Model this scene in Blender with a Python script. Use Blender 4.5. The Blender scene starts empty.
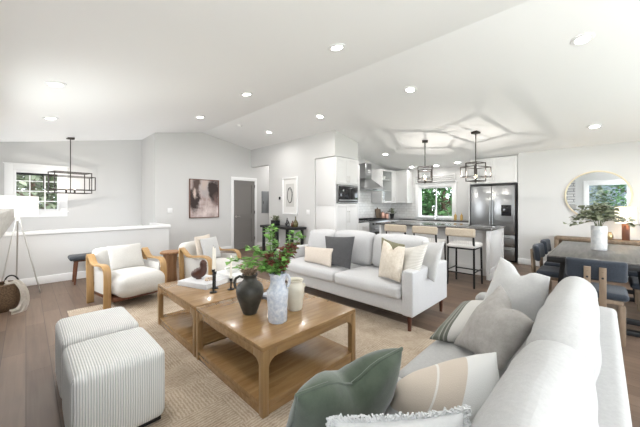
import bpy, bmesh, math, random
from mathutils import Vector, Matrix, noise
random.seed(7)
sc = bpy.context.scene
COL = sc.collection
R = math.radians
PI = math.pi

# ------------------------------------------------------------------ camera
cam_d = bpy.data.cameras.new('camera'); cam = bpy.data.objects.new('camera', cam_d); COL.objects.link(cam)
cam.location = (0, 0, 1.35); cam.rotation_euler = (R(90), 0, R(-45.6))
cam_d.sensor_width = 36; cam_d.lens = 16.2; cam_d.shift_y = -9.5/640; cam_d.clip_start = 0.01; cam_d.clip_end = 200
sc.camera = cam
# ------------------------------------------------------------------ world, sky portals, fill lamps, exposure
w = bpy.data.worlds.new('world'); sc.world = w; w.use_nodes = True
bg = w.node_tree.nodes['Background']; bg.inputs[0].default_value = (0.86, 0.93, 1.0, 1); bg.inputs[1].default_value = 4.6
sc.view_settings.view_transform = 'Standard'; sc.view_settings.look = 'None'
sc.view_settings.gamma = 1.0; sc.view_settings.use_curve_mapping = False
sc.view_settings.exposure = 0.42
sc.cycles.use_denoising = True
sc.cycles.max_bounces = 10; sc.cycles.diffuse_bounces = 6
sc.cycles.transparent_max_bounces = 16
sc.cycles.sample_clamp_indirect = 6.0
CAN_POWER = 8.4
PENDANT_POWER = 12.0

def portal(loc, rot, sx, sy):
    l = bpy.data.lights.new('daylight_portal', 'AREA'); l.shape = 'RECTANGLE'; l.size = sx; l.size_y = sy
    l.cycles.is_portal = True
    o = bpy.data.objects.new('daylight_portal', l); o.location = loc; o.rotation_euler = rot; COL.objects.link(o)
portal((-0.56, -0.16, 1.2), (0, R(-90), 0), 1.9, 1.1)       # window behind the camera on the left wall
portal((-0.56, -1.7, 1.2), (0, R(-90), 0), 1.9, 1.2)
portal((3.9, -2.78, 1.15), (R(90), 0, 0), 5.0, 2.3)        # added glass sliding doors behind the camera
portal((8.58, 3.5, 1.42), (0, R(90), 0), 0.9, 1.0)          # kitchen window
portal((0.18, 9.05, 1.63), (R(-90), 0, 0), 0.75, 0.9)       # stairwell window

def add_fill_lamp(loc, rot, sx, sy, power):  # area lamp added as fill, standing in for light through an opening
    l = bpy.data.lights.new('added_fill_lamp', 'AREA'); l.shape = 'RECTANGLE'; l.size = sx; l.size_y = sy; l.energy = power; l.color = (.97, .985, 1.0)
    o = bpy.data.objects.new('added_fill_lamp', l); o.location = loc; o.rotation_euler = rot; COL.objects.link(o)
# added lamps aimed upward inside the doors and second window, brightening the ceiling
add_fill_lamp((3.9, -2.52, 1.2), (R(90+55), 0, 0), 4.8, 2.2, 82)
add_fill_lamp((-.33, -1.7, 1.2), (R(90+62), 0, R(-50)), 1.2, 1.8, 105)
add_fill_lamp((.9, 7.9, -1.25), (R(180), 0, 0), 2.2, 1.4, 30)  # added lamp hidden behind the half wall, lifting the stairwell; the entry is assumed
add_fill_lamp((-.36, 5.0, 1.55), (R(90-8), 0, R(-90)), 1.8, 1.0, 30)       # added lamp inside the invented side window, brightening the left end      

# ------------------------------------------------------------------ mesh helpers
def new(): return bmesh.new()
def bx(bm, x0, x1, y0, y1, z0, z1):
    vs = [bm.verts.new(p) for p in ((x0,y0,z0),(x1,y0,z0),(x1,y1,z0),(x0,y1,z0),(x0,y0,z1),(x1,y0,z1),(x1,y1,z1),(x0,y1,z1))]
    for f in ((3,2,1,0),(4,5,6,7),(0,1,5,4),(1,2,6,5),(2,3,7,6),(3,0,4,7)): bm.faces.new([vs[i] for i in f])
    return vs
def xf(vs, m):
    for v in vs: v.co = m @ v.co
def prism(bm, pts, axis, a, b):
    """polygon pts (2d) extruded along axis 'x','y' or 'z' from a to b"""
    def p(u, v, t): return {'y': (u, t, v), 'x': (t, u, v), 'z': (u, v, t)}[axis]
    A = [bm.verts.new(p(u, v, a)) for u, v in pts]; B = [bm.verts.new(p(u, v, b)) for u, v in pts]
    n = len(pts)
    bm.faces.new(A); bm.faces.new(B[::-1])
    for i in range(n): bm.faces.new((A[i], B[i], B[(i+1) % n], A[(i+1) % n]))
    return A + B
def lathe(bm, prof, c=(0,0,0), seg=28, ax=None):
    rings = []
    new_v = []
    for r, z in prof:
        if r < 1e-5:
            v = bm.verts.new((c[0], c[1], c[2]+z)); rings.append([v]); new_v.append(v)
        else:
            ring = [bm.verts.new((c[0]+r*math.cos(2*PI*i/seg), c[1]+r*math.sin(2*PI*i/seg), c[2]+z)) for i in range(seg)]
            rings.append(ring); new_v += ring
    for a, b in zip(rings, rings[1:]):
        for i in range(seg):
            j = (i+1) % seg
            if len(a) == 1 and len(b) == 1: continue
            if len(a) == 1: bm.faces.new((a[0], b[j], b[i]))
            elif len(b) == 1: bm.faces.new((a[i], a[j], b[0]))
            else: bm.faces.new((a[i], a[j], b[j], b[i]))
    return new_v
def cyl(bm, c, r, z0, z1, r2=None, seg=20):
    r2 = r if r2 is None else r2
    return lathe(bm, [(0, z0), (r, z0), (r2, z1), (0, z1)], c, seg)
def tube(bm, pts, r, seg=8, closed=False, r_end=None):
    pts = [Vector(p) for p in pts]; n = len(pts); rings = []; prev = None
    for i, p in enumerate(pts):
        if closed: t = pts[(i+1) % n] - pts[i-1]
        else: t = pts[min(i+1, n-1)] - pts[max(i-1, 0)]
        t.normalize()
        if prev is None:
            up = Vector((0,0,1)) if abs(t.z) < .9 else Vector((1,0,0))
            x = t.cross(up).normalized()
        else:
            x = (prev - t*prev.dot(t)); x = x.normalized() if x.length > 1e-6 else t.orthogonal().normalized()
        prev = x; y = t.cross(x)
        rr = r if r_end is None else r + (r_end-r)*i/max(1, n-1)
        rings.append([bm.verts.new(p + (x*math.cos(2*PI*k/seg) + y*math.sin(2*PI*k/seg))*rr) for k in range(seg)])
    m = n if closed else n-1
    for i in range(m):
        a, b = rings[i], rings[(i+1) % n]
        for k in range(seg): bm.faces.new((a[k], a[(k+1) % seg], b[(k+1) % seg], b[k]))
    if not closed:
        bm.faces.new(rings[0][::-1]); bm.faces.new(rings[-1])
    return [v for rg in rings for v in rg]
def bar(bm, a, b, t):
    """square bar between two points"""
    return tube(bm, [a, b], t*0.7071, 4)
def rbox(bm, x0, x1, y0, y1, z0, z1, r, n=6, bulge=(0,0,0), wr=0.0, ws=6.0, seed=0, rk=3):
    """rounded, cushion-like box: r = edge radius, bulge = outward crown per axis, wr = wrinkle depth"""
    lo = Vector((x0,y0,z0)); hi = Vector((x1,y1,z1)); ce = (lo+hi)/2; hs = (hi-lo)/2
    r = min(r, min(hs)*.98)
    def samples(h):
        offs = [h-r + r*math.tan(R(45*k/rk)) for k in range(rk, 0, -1)]
        inn = [ (h-r)*(1-2*i/n) for i in range(n+1)]
        s = offs + inn + [-o for o in reversed(offs)]
        return s
    S = [samples(hs[i]) for i in range(3)]
    cache = {}
    def vert(p):
        key = tuple(round(c, 5) for c in p)
        if key in cache: return cache[key]
        P = Vector(p); C = Vector([max(-(hs[i]-r), min(hs[i]-r, P[i])) for i in range(3)])
        d = P - C
        Q = C + d.normalized()*r
        un = [Q[i]/hs[i] for i in range(3)]
        out = Q.copy()
        for i in range(3):
            if bulge[i]:
                j, k = [a for a in range(3) if a != i]
                out[i] += bulge[i]*un[i]*max(0, 1-un[j]**2)*max(0, 1-un[k]**2)
        if wr:
            nv = noise.noise_vector((Q+ce)*ws + Vector((seed*3.1, seed*1.7, seed)))
            nv2 = noise.noise_vector((Q+ce)*ws*2.7 + Vector((seed, seed*2.3, 5)))
            out += (nv + nv2*.5)*wr
        v = bm.verts.new(out + ce); cache[key] = v
        return v
    for ax in range(3):
        j, k = [a for a in range(3) if a != ax]
        for sg in (1, -1):
            for a in range(len(S[j])-1):
                for b in range(len(S[k])-1):
                    q = []
                    for (aa, bb) in ((a,b),(a+1,b),(a+1,b+1),(a,b+1)):
                        p = [0,0,0]; p[ax] = sg*hs[ax]; p[j] = S[j][aa]; p[k] = S[k][bb]; q.append(vert(p))
                    try: bm.faces.new(q)
                    except ValueError: pass
    return list(cache.values())
def strip(bm, pts, x0, x1, t):
    """bent plywood: path pts in (y,z), width x0..x1, thickness t"""
    n = len(pts); P = [Vector((0, a, b)) for a, b in pts]; rows = []
    for i in range(n):
        tg = (P[min(i+1, n-1)] - P[max(i-1, 0)]).normalized(); nr = Vector((0, -tg.z, tg.y))
        a, b = P[i] + nr*t/2, P[i] - nr*t/2
        rows.append([bm.verts.new((x, q.y, q.z)) for x, q in ((x0,a),(x1,a),(x1,b),(x0,b))])
    for a, b in zip(rows, rows[1:]):
        for k in range(4): bm.faces.new((a[k], a[(k+1) % 4], b[(k+1) % 4], b[k]))
    bm.faces.new(rows[0][::-1]); bm.faces.new(rows[-1])
def smooth_path(pts, n=6):
    P = [Vector(p) for p in pts]; out = []
    for i in range(len(P)-1):
        p0 = P[max(i-1, 0)]; p1 = P[i]; p2 = P[i+1]; p3 = P[min(i+2, len(P)-1)]
        for k in range(n):
            t = k/n
            out.append(.5*((2*p1) + (p2-p0)*t + (2*p0-5*p1+4*p2-p3)*t*t + (3*p1-p0-3*p2+p3)*t**3))
    out.append(P[-1]); return out
def leaf(bm, p, d, up, l, wd):
    d = Vector(d).normalized(); s = d.cross(Vector(up)); s = s.normalized() if s.length > 1e-4 else d.orthogonal().normalized()
    u = s.cross(d); p = Vector(p)
    a = bm.verts.new(p); b = bm.verts.new(p + d*l*.45 + s*wd/2 + u*wd*.15); c = bm.verts.new(p + d*l - u*l*.08); e = bm.verts.new(p + d*l*.45 - s*wd/2 + u*wd*.15)
    m = bm.verts.new(p + d*l*.5)
    bm.faces.new((a, b, m)); bm.faces.new((b, c, m)); bm.faces.new((a, m, e)); bm.faces.new((e, m, c))

def obj(name, bm, mat, parent=None, loc=(0,0,0), rz=0, bevel=0, smooth=True, ang=38, seg=2):
    bmesh.ops.recalc_face_normals(bm, faces=bm.faces[:])
    if bevel:
        ed = [e for e in bm.edges if len(e.link_faces) == 2 and e.calc_face_angle(0) > R(30)]
        bmesh.ops.bevel(bm, geom=ed, offset=bevel, segments=seg, profile=.5, affect='EDGES', clamp_overlap=True)
    me = bpy.data.meshes.new(name); bm.to_mesh(me); bm.free()
    if smooth:
        for p in me.polygons: p.use_smooth = True
        me.set_sharp_from_angle(angle=R(ang))
    me.materials.append(mat)
    o = bpy.data.objects.new(name, me); COL.objects.link(o)
    o.location = loc; o.rotation_euler = (0, 0, rz)
    if parent: o.parent = parent
    return o
def tag(o, label, cat, group=None, kind=None):
    o['label'] = label; o['category'] = cat
    if group: o['group'] = group
    if kind: o['kind'] = kind
    return o
def thing(name, label, cat, loc=(0,0,0), rz=0, group=None):
    o = bpy.data.objects.new(name, None); o.empty_display_size = .1; COL.objects.link(o)
    o.location = loc; o.rotation_euler = (0, 0, rz)
    return tag(o, label, cat, group)
def struct(name, bm, mat, parent=None, bevel=0, label=None, cat=None, **k):
    o = obj(name, bm, mat, parent, bevel=bevel, **k)
    if parent is None:
        o['kind'] = 'structure'
        o['label'] = label; o['category'] = cat
    return o
def dup(root, loc, rz, label, group=None):
    r = root.copy(); COL.objects.link(r); r.location = loc; r.rotation_euler = (0, 0, rz); r['label'] = label
    if group: r['group'] = group
    def rec(a, b):
        for ch in list(a.children):
            c = ch.copy(); COL.objects.link(c); c.parent = b; rec(ch, c)
    rec(root, r)
    return r

# ------------------------------------------------------------------ materials
MATS = {}
def nodes_of(name):
    m = bpy.data.materials.new(name); m.use_nodes = True
    nt = m.node_tree; b = nt.nodes['Principled BSDF']; MATS[name] = m
    return m, nt, b
def N(nt, t, **kw):
    n = nt.nodes.new(t)
    for k, v in kw.items():
        if k in n.inputs: n.inputs[k].default_value = v
        else: setattr(n, k, v)
    return n
def c4(c): return (c[0], c[1], c[2], 1)
def pm(name, col, rough=.5, metal=0, var=None, bump=None, sheen=0, coat=0, spec=.5):
    """plain principled; var=(scale, second colour); bump=(scale, strength)"""
    m, nt, b = nodes_of(name)
    b.inputs['Base Color'].default_value = c4(col); b.inputs['Roughness'].default_value = rough
    b.inputs['Metallic'].default_value = metal; b.inputs['Specular IOR Level'].default_value = spec
    if sheen: b.inputs['Sheen Weight'].default_value = sheen
    if coat: b.inputs['Coat Weight'].default_value = coat; b.inputs['Coat Roughness'].default_value = .08
    tc = N(nt, 'ShaderNodeTexCoord')
    if var:
        nz = N(nt, 'ShaderNodeTexNoise', Scale=var[0], Detail=4.0); nt.links.new(tc.outputs['Object'], nz.inputs['Vector'])
        rp = N(nt, 'ShaderNodeValToRGB'); rp.color_ramp.elements[0].position = .35; rp.color_ramp.elements[1].position = .68
        rp.color_ramp.elements[0].color = c4(col); rp.color_ramp.elements[1].color = c4(var[1])
        nt.links.new(nz.outputs['Fac'], rp.inputs['Fac']); nt.links.new(rp.outputs['Color'], b.inputs['Base Color'])
    if bump:
        nb = N(nt, 'ShaderNodeTexNoise', Scale=bump[0], Detail=3.0); nt.links.new(tc.outputs['Object'], nb.inputs['Vector'])
        bp = N(nt, 'ShaderNodeBump', Strength=bump[1], Distance=.01); nt.links.new(nb.outputs['Fac'], bp.inputs['Height'])
        nt.links.new(bp.outputs['Normal'], b.inputs['Normal'])
    return m
def wood(name, c1, c2, scale=(30, 30, 1.5), rough=.45, coat=0):
    m, nt, b = nodes_of(name); b.inputs['Roughness'].default_value = rough
    if coat: b.inputs['Coat Weight'].default_value = coat; b.inputs['Coat Roughness'].default_value = .12
    tc = N(nt, 'ShaderNodeTexCoord'); mp = N(nt, 'ShaderNodeMapping'); mp.inputs['Scale'].default_value = scale
    nt.links.new(tc.outputs['Object'], mp.inputs['Vector'])
    nz = N(nt, 'ShaderNodeTexNoise', Scale=1.0, Detail=5.0, Distortion=.6); nt.links.new(mp.outputs['Vector'], nz.inputs['Vector'])
    rp = N(nt, 'ShaderNodeValToRGB'); rp.color_ramp.elements[0].position = .32; rp.color_ramp.elements[1].position = .7
    rp.color_ramp.elements[0].color = c4(c1); rp.color_ramp.elements[1].color = c4(c2)
    nt.links.new(nz.outputs['Fac'], rp.inputs['Fac']); nt.links.new(rp.outputs['Color'], b.inputs['Base Color'])
    bp = N(nt, 'ShaderNodeBump', Strength=.08, Distance=.004); nt.links.new(nz.outputs['Fac'], bp.inputs['Height']); nt.links.new(bp.outputs['Normal'], b.inputs['Normal'])
    return m
def fabric(name, col, col2, weave=420., rough=.95, wr=.25, sheen=.15, vs=60.):
    m, nt, b = nodes_of(name); b.inputs['Roughness'].default_value = rough; b.inputs['Sheen Weight'].default_value = sheen
    b.inputs['Specular IOR Level'].default_value = .2
    tc = N(nt, 'ShaderNodeTexCoord')
    nz = N(nt, 'ShaderNodeTexNoise', Scale=vs, Detail=6.0, Roughness=.7); nt.links.new(tc.outputs['Object'], nz.inputs['Vector'])
    rp = N(nt, 'ShaderNodeValToRGB'); rp.color_ramp.elements[0].position = .3; rp.color_ramp.elements[1].position = .7
    rp.color_ramp.elements[0].color = c4(col); rp.color_ramp.elements[1].color = c4(col2)
    nt.links.new(nz.outputs['Fac'], rp.inputs['Fac']); nt.links.new(rp.outputs['Color'], b.inputs['Base Color'])
    n2 = N(nt, 'ShaderNodeTexNoise', Scale=weave, Detail=2.0); nt.links.new(tc.outputs['Object'], n2.inputs['Vector'])
    n3 = N(nt, 'ShaderNodeTexNoise', Scale=5.0, Detail=1.5); nt.links.new(tc.outputs['Object'], n3.inputs['Vector'])
    b1 = N(nt, 'ShaderNodeBump', Strength=wr, Distance=.002); nt.links.new(n2.outputs['Fac'], b1.inputs['Height'])
    b2 = N(nt, 'ShaderNodeBump', Strength=.25, Distance=.02); nt.links.new(n3.outputs['Fac'], b2.inputs['Height']); nt.links.new(b1.outputs['Normal'], b2.inputs['Normal'])
    nt.links.new(b2.outputs['Normal'], b.inputs['Normal'])
    return m
def glow(name, col, s):
    m, nt, b = nodes_of(name); b.inputs['Base Color'].default_value = c4(col)
    b.inputs['Emission Color'].default_value = c4(col); b.inputs['Emission Strength'].default_value = s
    return m
def glassm(name, tint=(1,1,1), refl=.12, rough=.0):
    m = bpy.data.materials.new(name); m.use_nodes = True; nt = m.node_tree; nt.nodes.clear()
    o = N(nt, 'ShaderNodeOutputMaterial'); t = N(nt, 'ShaderNodeBsdfTransparent'); t.inputs[0].default_value = c4(tint)
    g = N(nt, 'ShaderNodeBsdfGlossy'); g.inputs['Roughness'].default_value = rough
    lw = N(nt, 'ShaderNodeLayerWeight', Blend=.5); pw = N(nt, 'ShaderNodeMath', operation='POWER'); pw.inputs[1].default_value = 4.0; nt.links.new(lw.outputs['Facing'], pw.inputs[0])
    f = N(nt, 'ShaderNodeMath', operation='MULTIPLY_ADD'); f.inputs[1].default_value = .6; f.inputs[2].default_value = .02; nt.links.new(pw.outputs[0], f.inputs[0]); mx = N(nt, 'ShaderNodeMixShader')
    nt.links.new(f.outputs[0], mx.inputs[0]); nt.links.new(t.outputs[0], mx.inputs[1]); nt.links.new(g.outputs[0], mx.inputs[2])
    nt.links.new(mx.outputs[0], o.inputs[0]); return m

WALL = pm('wall_paint', (.64,.637,.63), .85, bump=(180, .03))
CEIL = pm('ceiling_paint', (.88,.88,.882), .9, bump=(140, .05))
TRIM = pm('white_trim', (.86,.86,.86), .45)
CAB = pm('white_cabinet_paint', (.72,.715,.71), .42)
DOORG = pm('grey_door_paint', (.19,.178,.168), .45)
STEEL = pm('stainless_steel', (.33,.335,.34), .30, 1.0, bump=(60, .02))
NICKEL = pm('brushed_nickel', (.62,.60,.57), .3, 1.0)
CHROME = pm('chrome', (.8,.8,.8), .1, 1.0)
BLACK = pm('black_metal', (.012,.012,.013), .45, .3)
BRONZE = pm('dark_bronze_metal', (.06,.05,.045), .4, .7)
BLKGL = pm('black_glass', (.01,.01,.012), .08)
BRASS = pm('pale_brass', (.62,.5,.3), .28, 1.0)
GOLDF = pm('pale_gold_leaf', (.70,.62,.46), .5, .4)
GRAN = pm('dark_granite', (.045,.043,.042), .12, var=(70, (.10,.095,.09)), coat=.3)
OAK = wood('honey_oak', (.235,.13,.05), (.325,.20,.09), (3, 26, 26), .26, .3)
OAKV = wood('honey_oak_upright', (.245,.14,.055), (.335,.21,.095), (26, 26, 3), .4, .15)
PLY = wood('bent_plywood', (.38,.225,.085), (.48,.30,.135), (40, 10, 4), .4, .15)
WALN = wood('walnut', (.10,.035,.018), (.17,.065,.03), (30,30,3), .4)
DRIFT = wood('greyed_timber', (.035,.031,.028), (.105,.095,.086), (2.5, 30, 30), .38, .12)
RUST = wood('rustic_oak', (.165,.115,.075), (.26,.19,.13), (22, 22, 3), .6)
STUMPW = wood('fluted_brown_wood', (.27,.135,.06), (.40,.22,.11), (34, 34, 2.5), .5)
MANT = wood('bleached_timber', (.42,.40,.37), (.54,.52,.49), (40, 3, 40), .7)
LINEN = fabric('white_linen', (.355,.352,.346), (.41,.405,.398))
LINEN2 = fabric('pale_sofa_linen', (.50,.497,.503), (.565,.562,.565))
BOUC = fabric('cream_boucle', (.53,.515,.485), (.62,.605,.58), weave=150, wr=.6, vs=90)
WHITEP = fabric('white_cotton', (.49,.487,.485), (.545,.542,.535))
BEIGEP = fabric('beige_linen', (.56,.49,.42), (.66,.59,.52))
GREYP = fabric('mottled_grey_chenille', (.285,.268,.25), (.375,.355,.335), weave=200, wr=.5, vs=24)
CHARC = fabric('charcoal_linen', (.045,.045,.047), (.105,.105,.11), vs=110)
OLIVE = fabric('olive_linen', (.17,.16,.10), (.22,.21,.14))
CREAMP = fabric('cream_flecked_linen', (.56,.49,.40), (.70,.64,.56), vs=34)
VELV = fabric('sage_velvet', (.04,.054,.036), (.078,.097,.068), weave=300, rough=.8, sheen=.35, vs=14)
DENIM = fabric('slate_blue_fabric', (.022,.027,.036), (.042,.050,.064), vs=130)
BENCHF = fabric('dark_slate_fabric', (.04,.045,.052), (.06,.065,.072), vs=130)
SHADE = glow('lamp_shade_linen', (.85,.84,.81), .28)
WARMSHADE = glow('lit_lamp_shade', (1.0,.90,.72), .7)
BULB = glow('bulb_glow', (1,.86,.66), 5)
LENS = glow('downlight_lens', (1,.96,.9), 14)
GLASS = glassm('window_glass'); CLEAR = glassm('clear_glass', (.97,.98,.98))
SOIL = pm('soil', (.04,.03,.02), .9)
STONEV = pm('mottled_stone_ceramic', (.50,.51,.52), .7, var=(22, (.70,.69,.67)), bump=(40, .3))
BLUEV = pm('chalky_blue_ceramic', (.42,.46,.54), .75, var=(38, (.66,.67,.69)), bump=(60, .35))
CREAMV = pm('cream_glazed_ceramic', (.56,.52,.42), .4, var=(9, (.66,.62,.53)))
JUGM = pm('dark_olive_stoneware', (.024,.023,.018), .5, var=(12, (.065,.06,.048)), bump=(30, .2))
MAHOG = pm('dark_mahogany', (.055,.018,.01), .35, var=(14, (.10,.035,.02)))
CERW = pm('white_ceramic', (.80,.79,.76), .3)
WAX = pm('ivory_wax', (.84,.80,.72), .45)
PAPER = pm('book_paper', (.78,.77,.75), .6)
BOOKW = pm('pale_grey_book_cloth', (.62,.62,.63), .55)
BOOKB = pm('blue_grey_book_cover', (.32,.37,.45), .45, var=(12, (.60,.60,.62)))
BOOKD = pm('dark_book_cover', (.06,.06,.07), .45)
BEAD = pm('wood_bead', (.60,.46,.33), .6)
WICK = pm('brown_wicker', (.075,.042,.02), .7, var=(60, (.17,.105,.055)), bump=(90, .8))
THROWM = fabric('oatmeal_throw', (.58,.53,.46), (.72,.68,.62), weave=120, wr=.8)
LEAFG = pm('bright_green_leaf', (.13,.31,.055), .5, var=(20, (.26,.46,.13)))
LEAFE = pm('eucalyptus_leaf', (.12,.145,.075), .6, var=(9, (.30,.31,.22)))
LEAFR = pm('russet_flower', (.13,.035,.022), .7, var=(30, (.27,.10,.065)))
LEAFP = pm('dried_pink_flower', (.38,.26,.19), .8, var=(30, (.50,.38,.27)))
STEMM = pm('plant_stem', (.10,.12,.05), .7)
TREEL = pm('tree_leaf', (.04,.13,.035), .6, var=(2, (.17,.33,.12)))
TREEL2 = pm('pale_tree_leaf', (.12,.15,.08), .6, var=(3, (.30,.33,.22)))
BARK = pm('bark', (.11,.065,.045), .9, var=(9, (.19,.12,.085)))
GRASSM = pm('lawn_green', (.10,.16,.05), .9)
COPPER = pm('rose_copper', (.55,.33,.26), .35, .8)
OLVGL = pm('olive_glass', (.10,.085,.03), .15)
GREYPANEL = pm('grey_panel_paint', (.25,.26,.27), .5)
ROPE = fabric('natural_cord', (.42,.35,.265), (.52,.45,.36), weave=90, wr=.6)
IVORYS = fabric('ivory_seat_fabric', (.62,.60,.57), (.70,.68,.66))

def floor_mat():
    m, nt, b = nodes_of('wood_plank_floor'); L = nt.links.new
    tc = N(nt, 'ShaderNodeTexCoord'); sp = N(nt, 'ShaderNodeSeparateXYZ'); cb = N(nt, 'ShaderNodeCombineXYZ')
    L(tc.outputs['Object'], sp.inputs[0]); L(sp.outputs['Y'], cb.inputs['X']); L(sp.outputs['X'], cb.inputs['Y'])
    br = N(nt, 'ShaderNodeTexBrick', Scale=1.0); br.inputs['Color1'].default_value = (0,0,0,1); br.inputs['Color2'].default_value = (1,1,1,1)
    br.inputs['Mortar'].default_value = (.0,.0,.0,1); br.inputs['Mortar Size'].default_value = .0018; br.inputs['Brick Width'].default_value = 1.25; br.inputs['Row Height'].default_value = .15
    br.offset = .37; L(cb.outputs[0], br.inputs['Vector'])
    mp = N(nt, 'ShaderNodeMapping'); mp.inputs['Scale'].default_value = (28, 1.6, 1); L(tc.outputs['Object'], mp.inputs['Vector'])
    nz = N(nt, 'ShaderNodeTexNoise', Scale=1.0, Detail=5.0, Distortion=.5); L(mp.outputs[0], nz.inputs['Vector'])
    n2 = N(nt, 'ShaderNodeTexNoise', Scale=1.7, Detail=3.0); L(tc.outputs['Object'], n2.inputs['Vector'])
    a = N(nt, 'ShaderNodeMath', operation='MULTIPLY_ADD'); a.inputs[1].default_value = .42; L(nz.outputs['Fac'], a.inputs[0])
    a2 = N(nt, 'ShaderNodeMath', operation='MULTIPLY_ADD'); a2.inputs[1].default_value = .34; L(br.outputs['Color'], a2.inputs[0]); L(a.outputs[0], a2.inputs[2])
    a.inputs[2].default_value = 0.02
    a3 = N(nt, 'ShaderNodeMath', operation='MULTIPLY_ADD'); a3.inputs[1].default_value = .34; L(n2.outputs['Fac'], a3.inputs[0]); L(a2.outputs[0], a3.inputs[2])
    rp = N(nt, 'ShaderNodeValToRGB'); e = rp.color_ramp.elements; e[0].position = .2; e[1].position = .85
    e[0].color = (.072,.043,.029,1); e[1].color = (.225,.158,.115,1); L(a3.outputs[0], rp.inputs[0])
    mx = N(nt, 'ShaderNodeMix', data_type='RGBA'); mx.inputs[7].default_value = (.05,.035,.025,1); L(br.outputs['Fac'], mx.inputs[0]); L(rp.outputs['Color'], mx.inputs[6])
    L(mx.outputs[2], b.inputs['Base Color']); b.inputs['Roughness'].default_value = .42; b.inputs['Specular IOR Level'].default_value = .32
    bp = N(nt, 'ShaderNodeBump', Strength=.3, Distance=.003, invert=True); L(br.outputs['Fac'], bp.inputs['Height']); L(bp.outputs[0], b.inputs['Normal'])
    return m
FLOORM = floor_mat()
def rug_mat():
    m, nt, b = nodes_of('jute_rug'); L = nt.links.new
    tc = N(nt, 'ShaderNodeTexCoord')
    ck = N(nt, 'ShaderNodeTexChecker', Scale=3.2); ck.inputs['Color1'].default_value = (0,0,0,1); ck.inputs['Color2'].default_value = (1,1,1,1); L(tc.outputs['Object'], ck.inputs['Vector'])
    w1 = N(nt, 'ShaderNodeTexWave', Scale=15.0, Distortion=3.5, bands_direction='X'); w1.inputs['Detail Scale'].default_value = 3.0; L(tc.outputs['Object'], w1.inputs['Vector'])
    w2 = N(nt, 'ShaderNodeTexWave', Scale=15.0, Distortion=3.5, bands_direction='Y'); w2.inputs['Detail Scale'].default_value = 3.0; L(tc.outputs['Object'], w2.inputs['Vector'])
    mx = N(nt, 'ShaderNodeMix', data_type='FLOAT'); L(ck.outputs['Fac'], mx.inputs[0]); L(w1.outputs['Fac'], mx.inputs[2]); L(w2.outputs['Fac'], mx.inputs[3])
    n1 = N(nt, 'ShaderNodeTexNoise', Scale=38.0, Detail=6.0, Roughness=.85); L(tc.outputs['Object'], n1.inputs['Vector'])
    n2 = N(nt, 'ShaderNodeTexNoise', Scale=5.0, Detail=4.0); L(tc.outputs['Object'], n2.inputs['Vector'])
    a = N(nt, 'ShaderNodeMath', operation='MULTIPLY_ADD'); a.inputs[1].default_value = .24; L(mx.outputs[0], a.inputs[0])
    s = N(nt, 'ShaderNodeMath', operation='MULTIPLY_ADD'); s.inputs[1].default_value = .75; L(n1.outputs['Fac'], s.inputs[0])
    s2 = N(nt, 'ShaderNodeMath', operation='MULTIPLY'); s2.inputs[1].default_value = .42; L(n2.outputs['Fac'], s2.inputs[0]); L(s2.outputs[0], s.inputs[2]); L(s.outputs[0], a.inputs[2])
    rp = N(nt, 'ShaderNodeValToRGB'); e = rp.color_ramp.elements; e[0].position = .3; e[1].position = .85
    e[0].color = (.11,.078,.052,1); e[1].color = (.52,.43,.335,1); x = e.new(.56); x.color = (.32,.25,.18,1); L(a.outputs[0], rp.inputs[0])
    L(rp.outputs['Color'], b.inputs['Base Color']); b.inputs['Roughness'].default_value = .95
    bp = N(nt, 'ShaderNodeBump', Strength=.6, Distance=.008); L(a.outputs[0], bp.inputs['Height']); L(bp.outputs[0], b.inputs['Normal'])
    return m
def cord_mat():
    m, nt, b = nodes_of('white_corduroy'); L = nt.links.new
    uv = N(nt, 'ShaderNodeUVMap'); sp = N(nt, 'ShaderNodeSeparateXYZ'); L(uv.outputs[0], sp.inputs[0])
    fr = N(nt, 'ShaderNodeMath', operation='SINE'); L(sp.outputs['X'], fr.inputs[0])
    rp = N(nt, 'ShaderNodeValToRGB'); e = rp.color_ramp.elements; e[0].position = .0; e[1].position = .55
    e[0].color = (.52,.525,.53,1); e[1].color = (.76,.755,.735,1)
    ad = N(nt, 'ShaderNodeMath', operation='MULTIPLY_ADD'); ad.inputs[1].default_value = .5; ad.inputs[2].default_value = .5; L(fr.outputs[0], ad.inputs[0]); L(ad.outputs[0], rp.inputs[0])
    L(rp.outputs['Color'], b.inputs['Base Color']); b.inputs['Roughness'].default_value = .95; b.inputs['Sheen Weight'].default_value = .2
    bp = N(nt, 'ShaderNodeBump', Strength=.5, Distance=.006); L(ad.outputs[0], bp.inputs['Height']); L(bp.outputs[0], b.inputs['Normal'])
    return m
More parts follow.
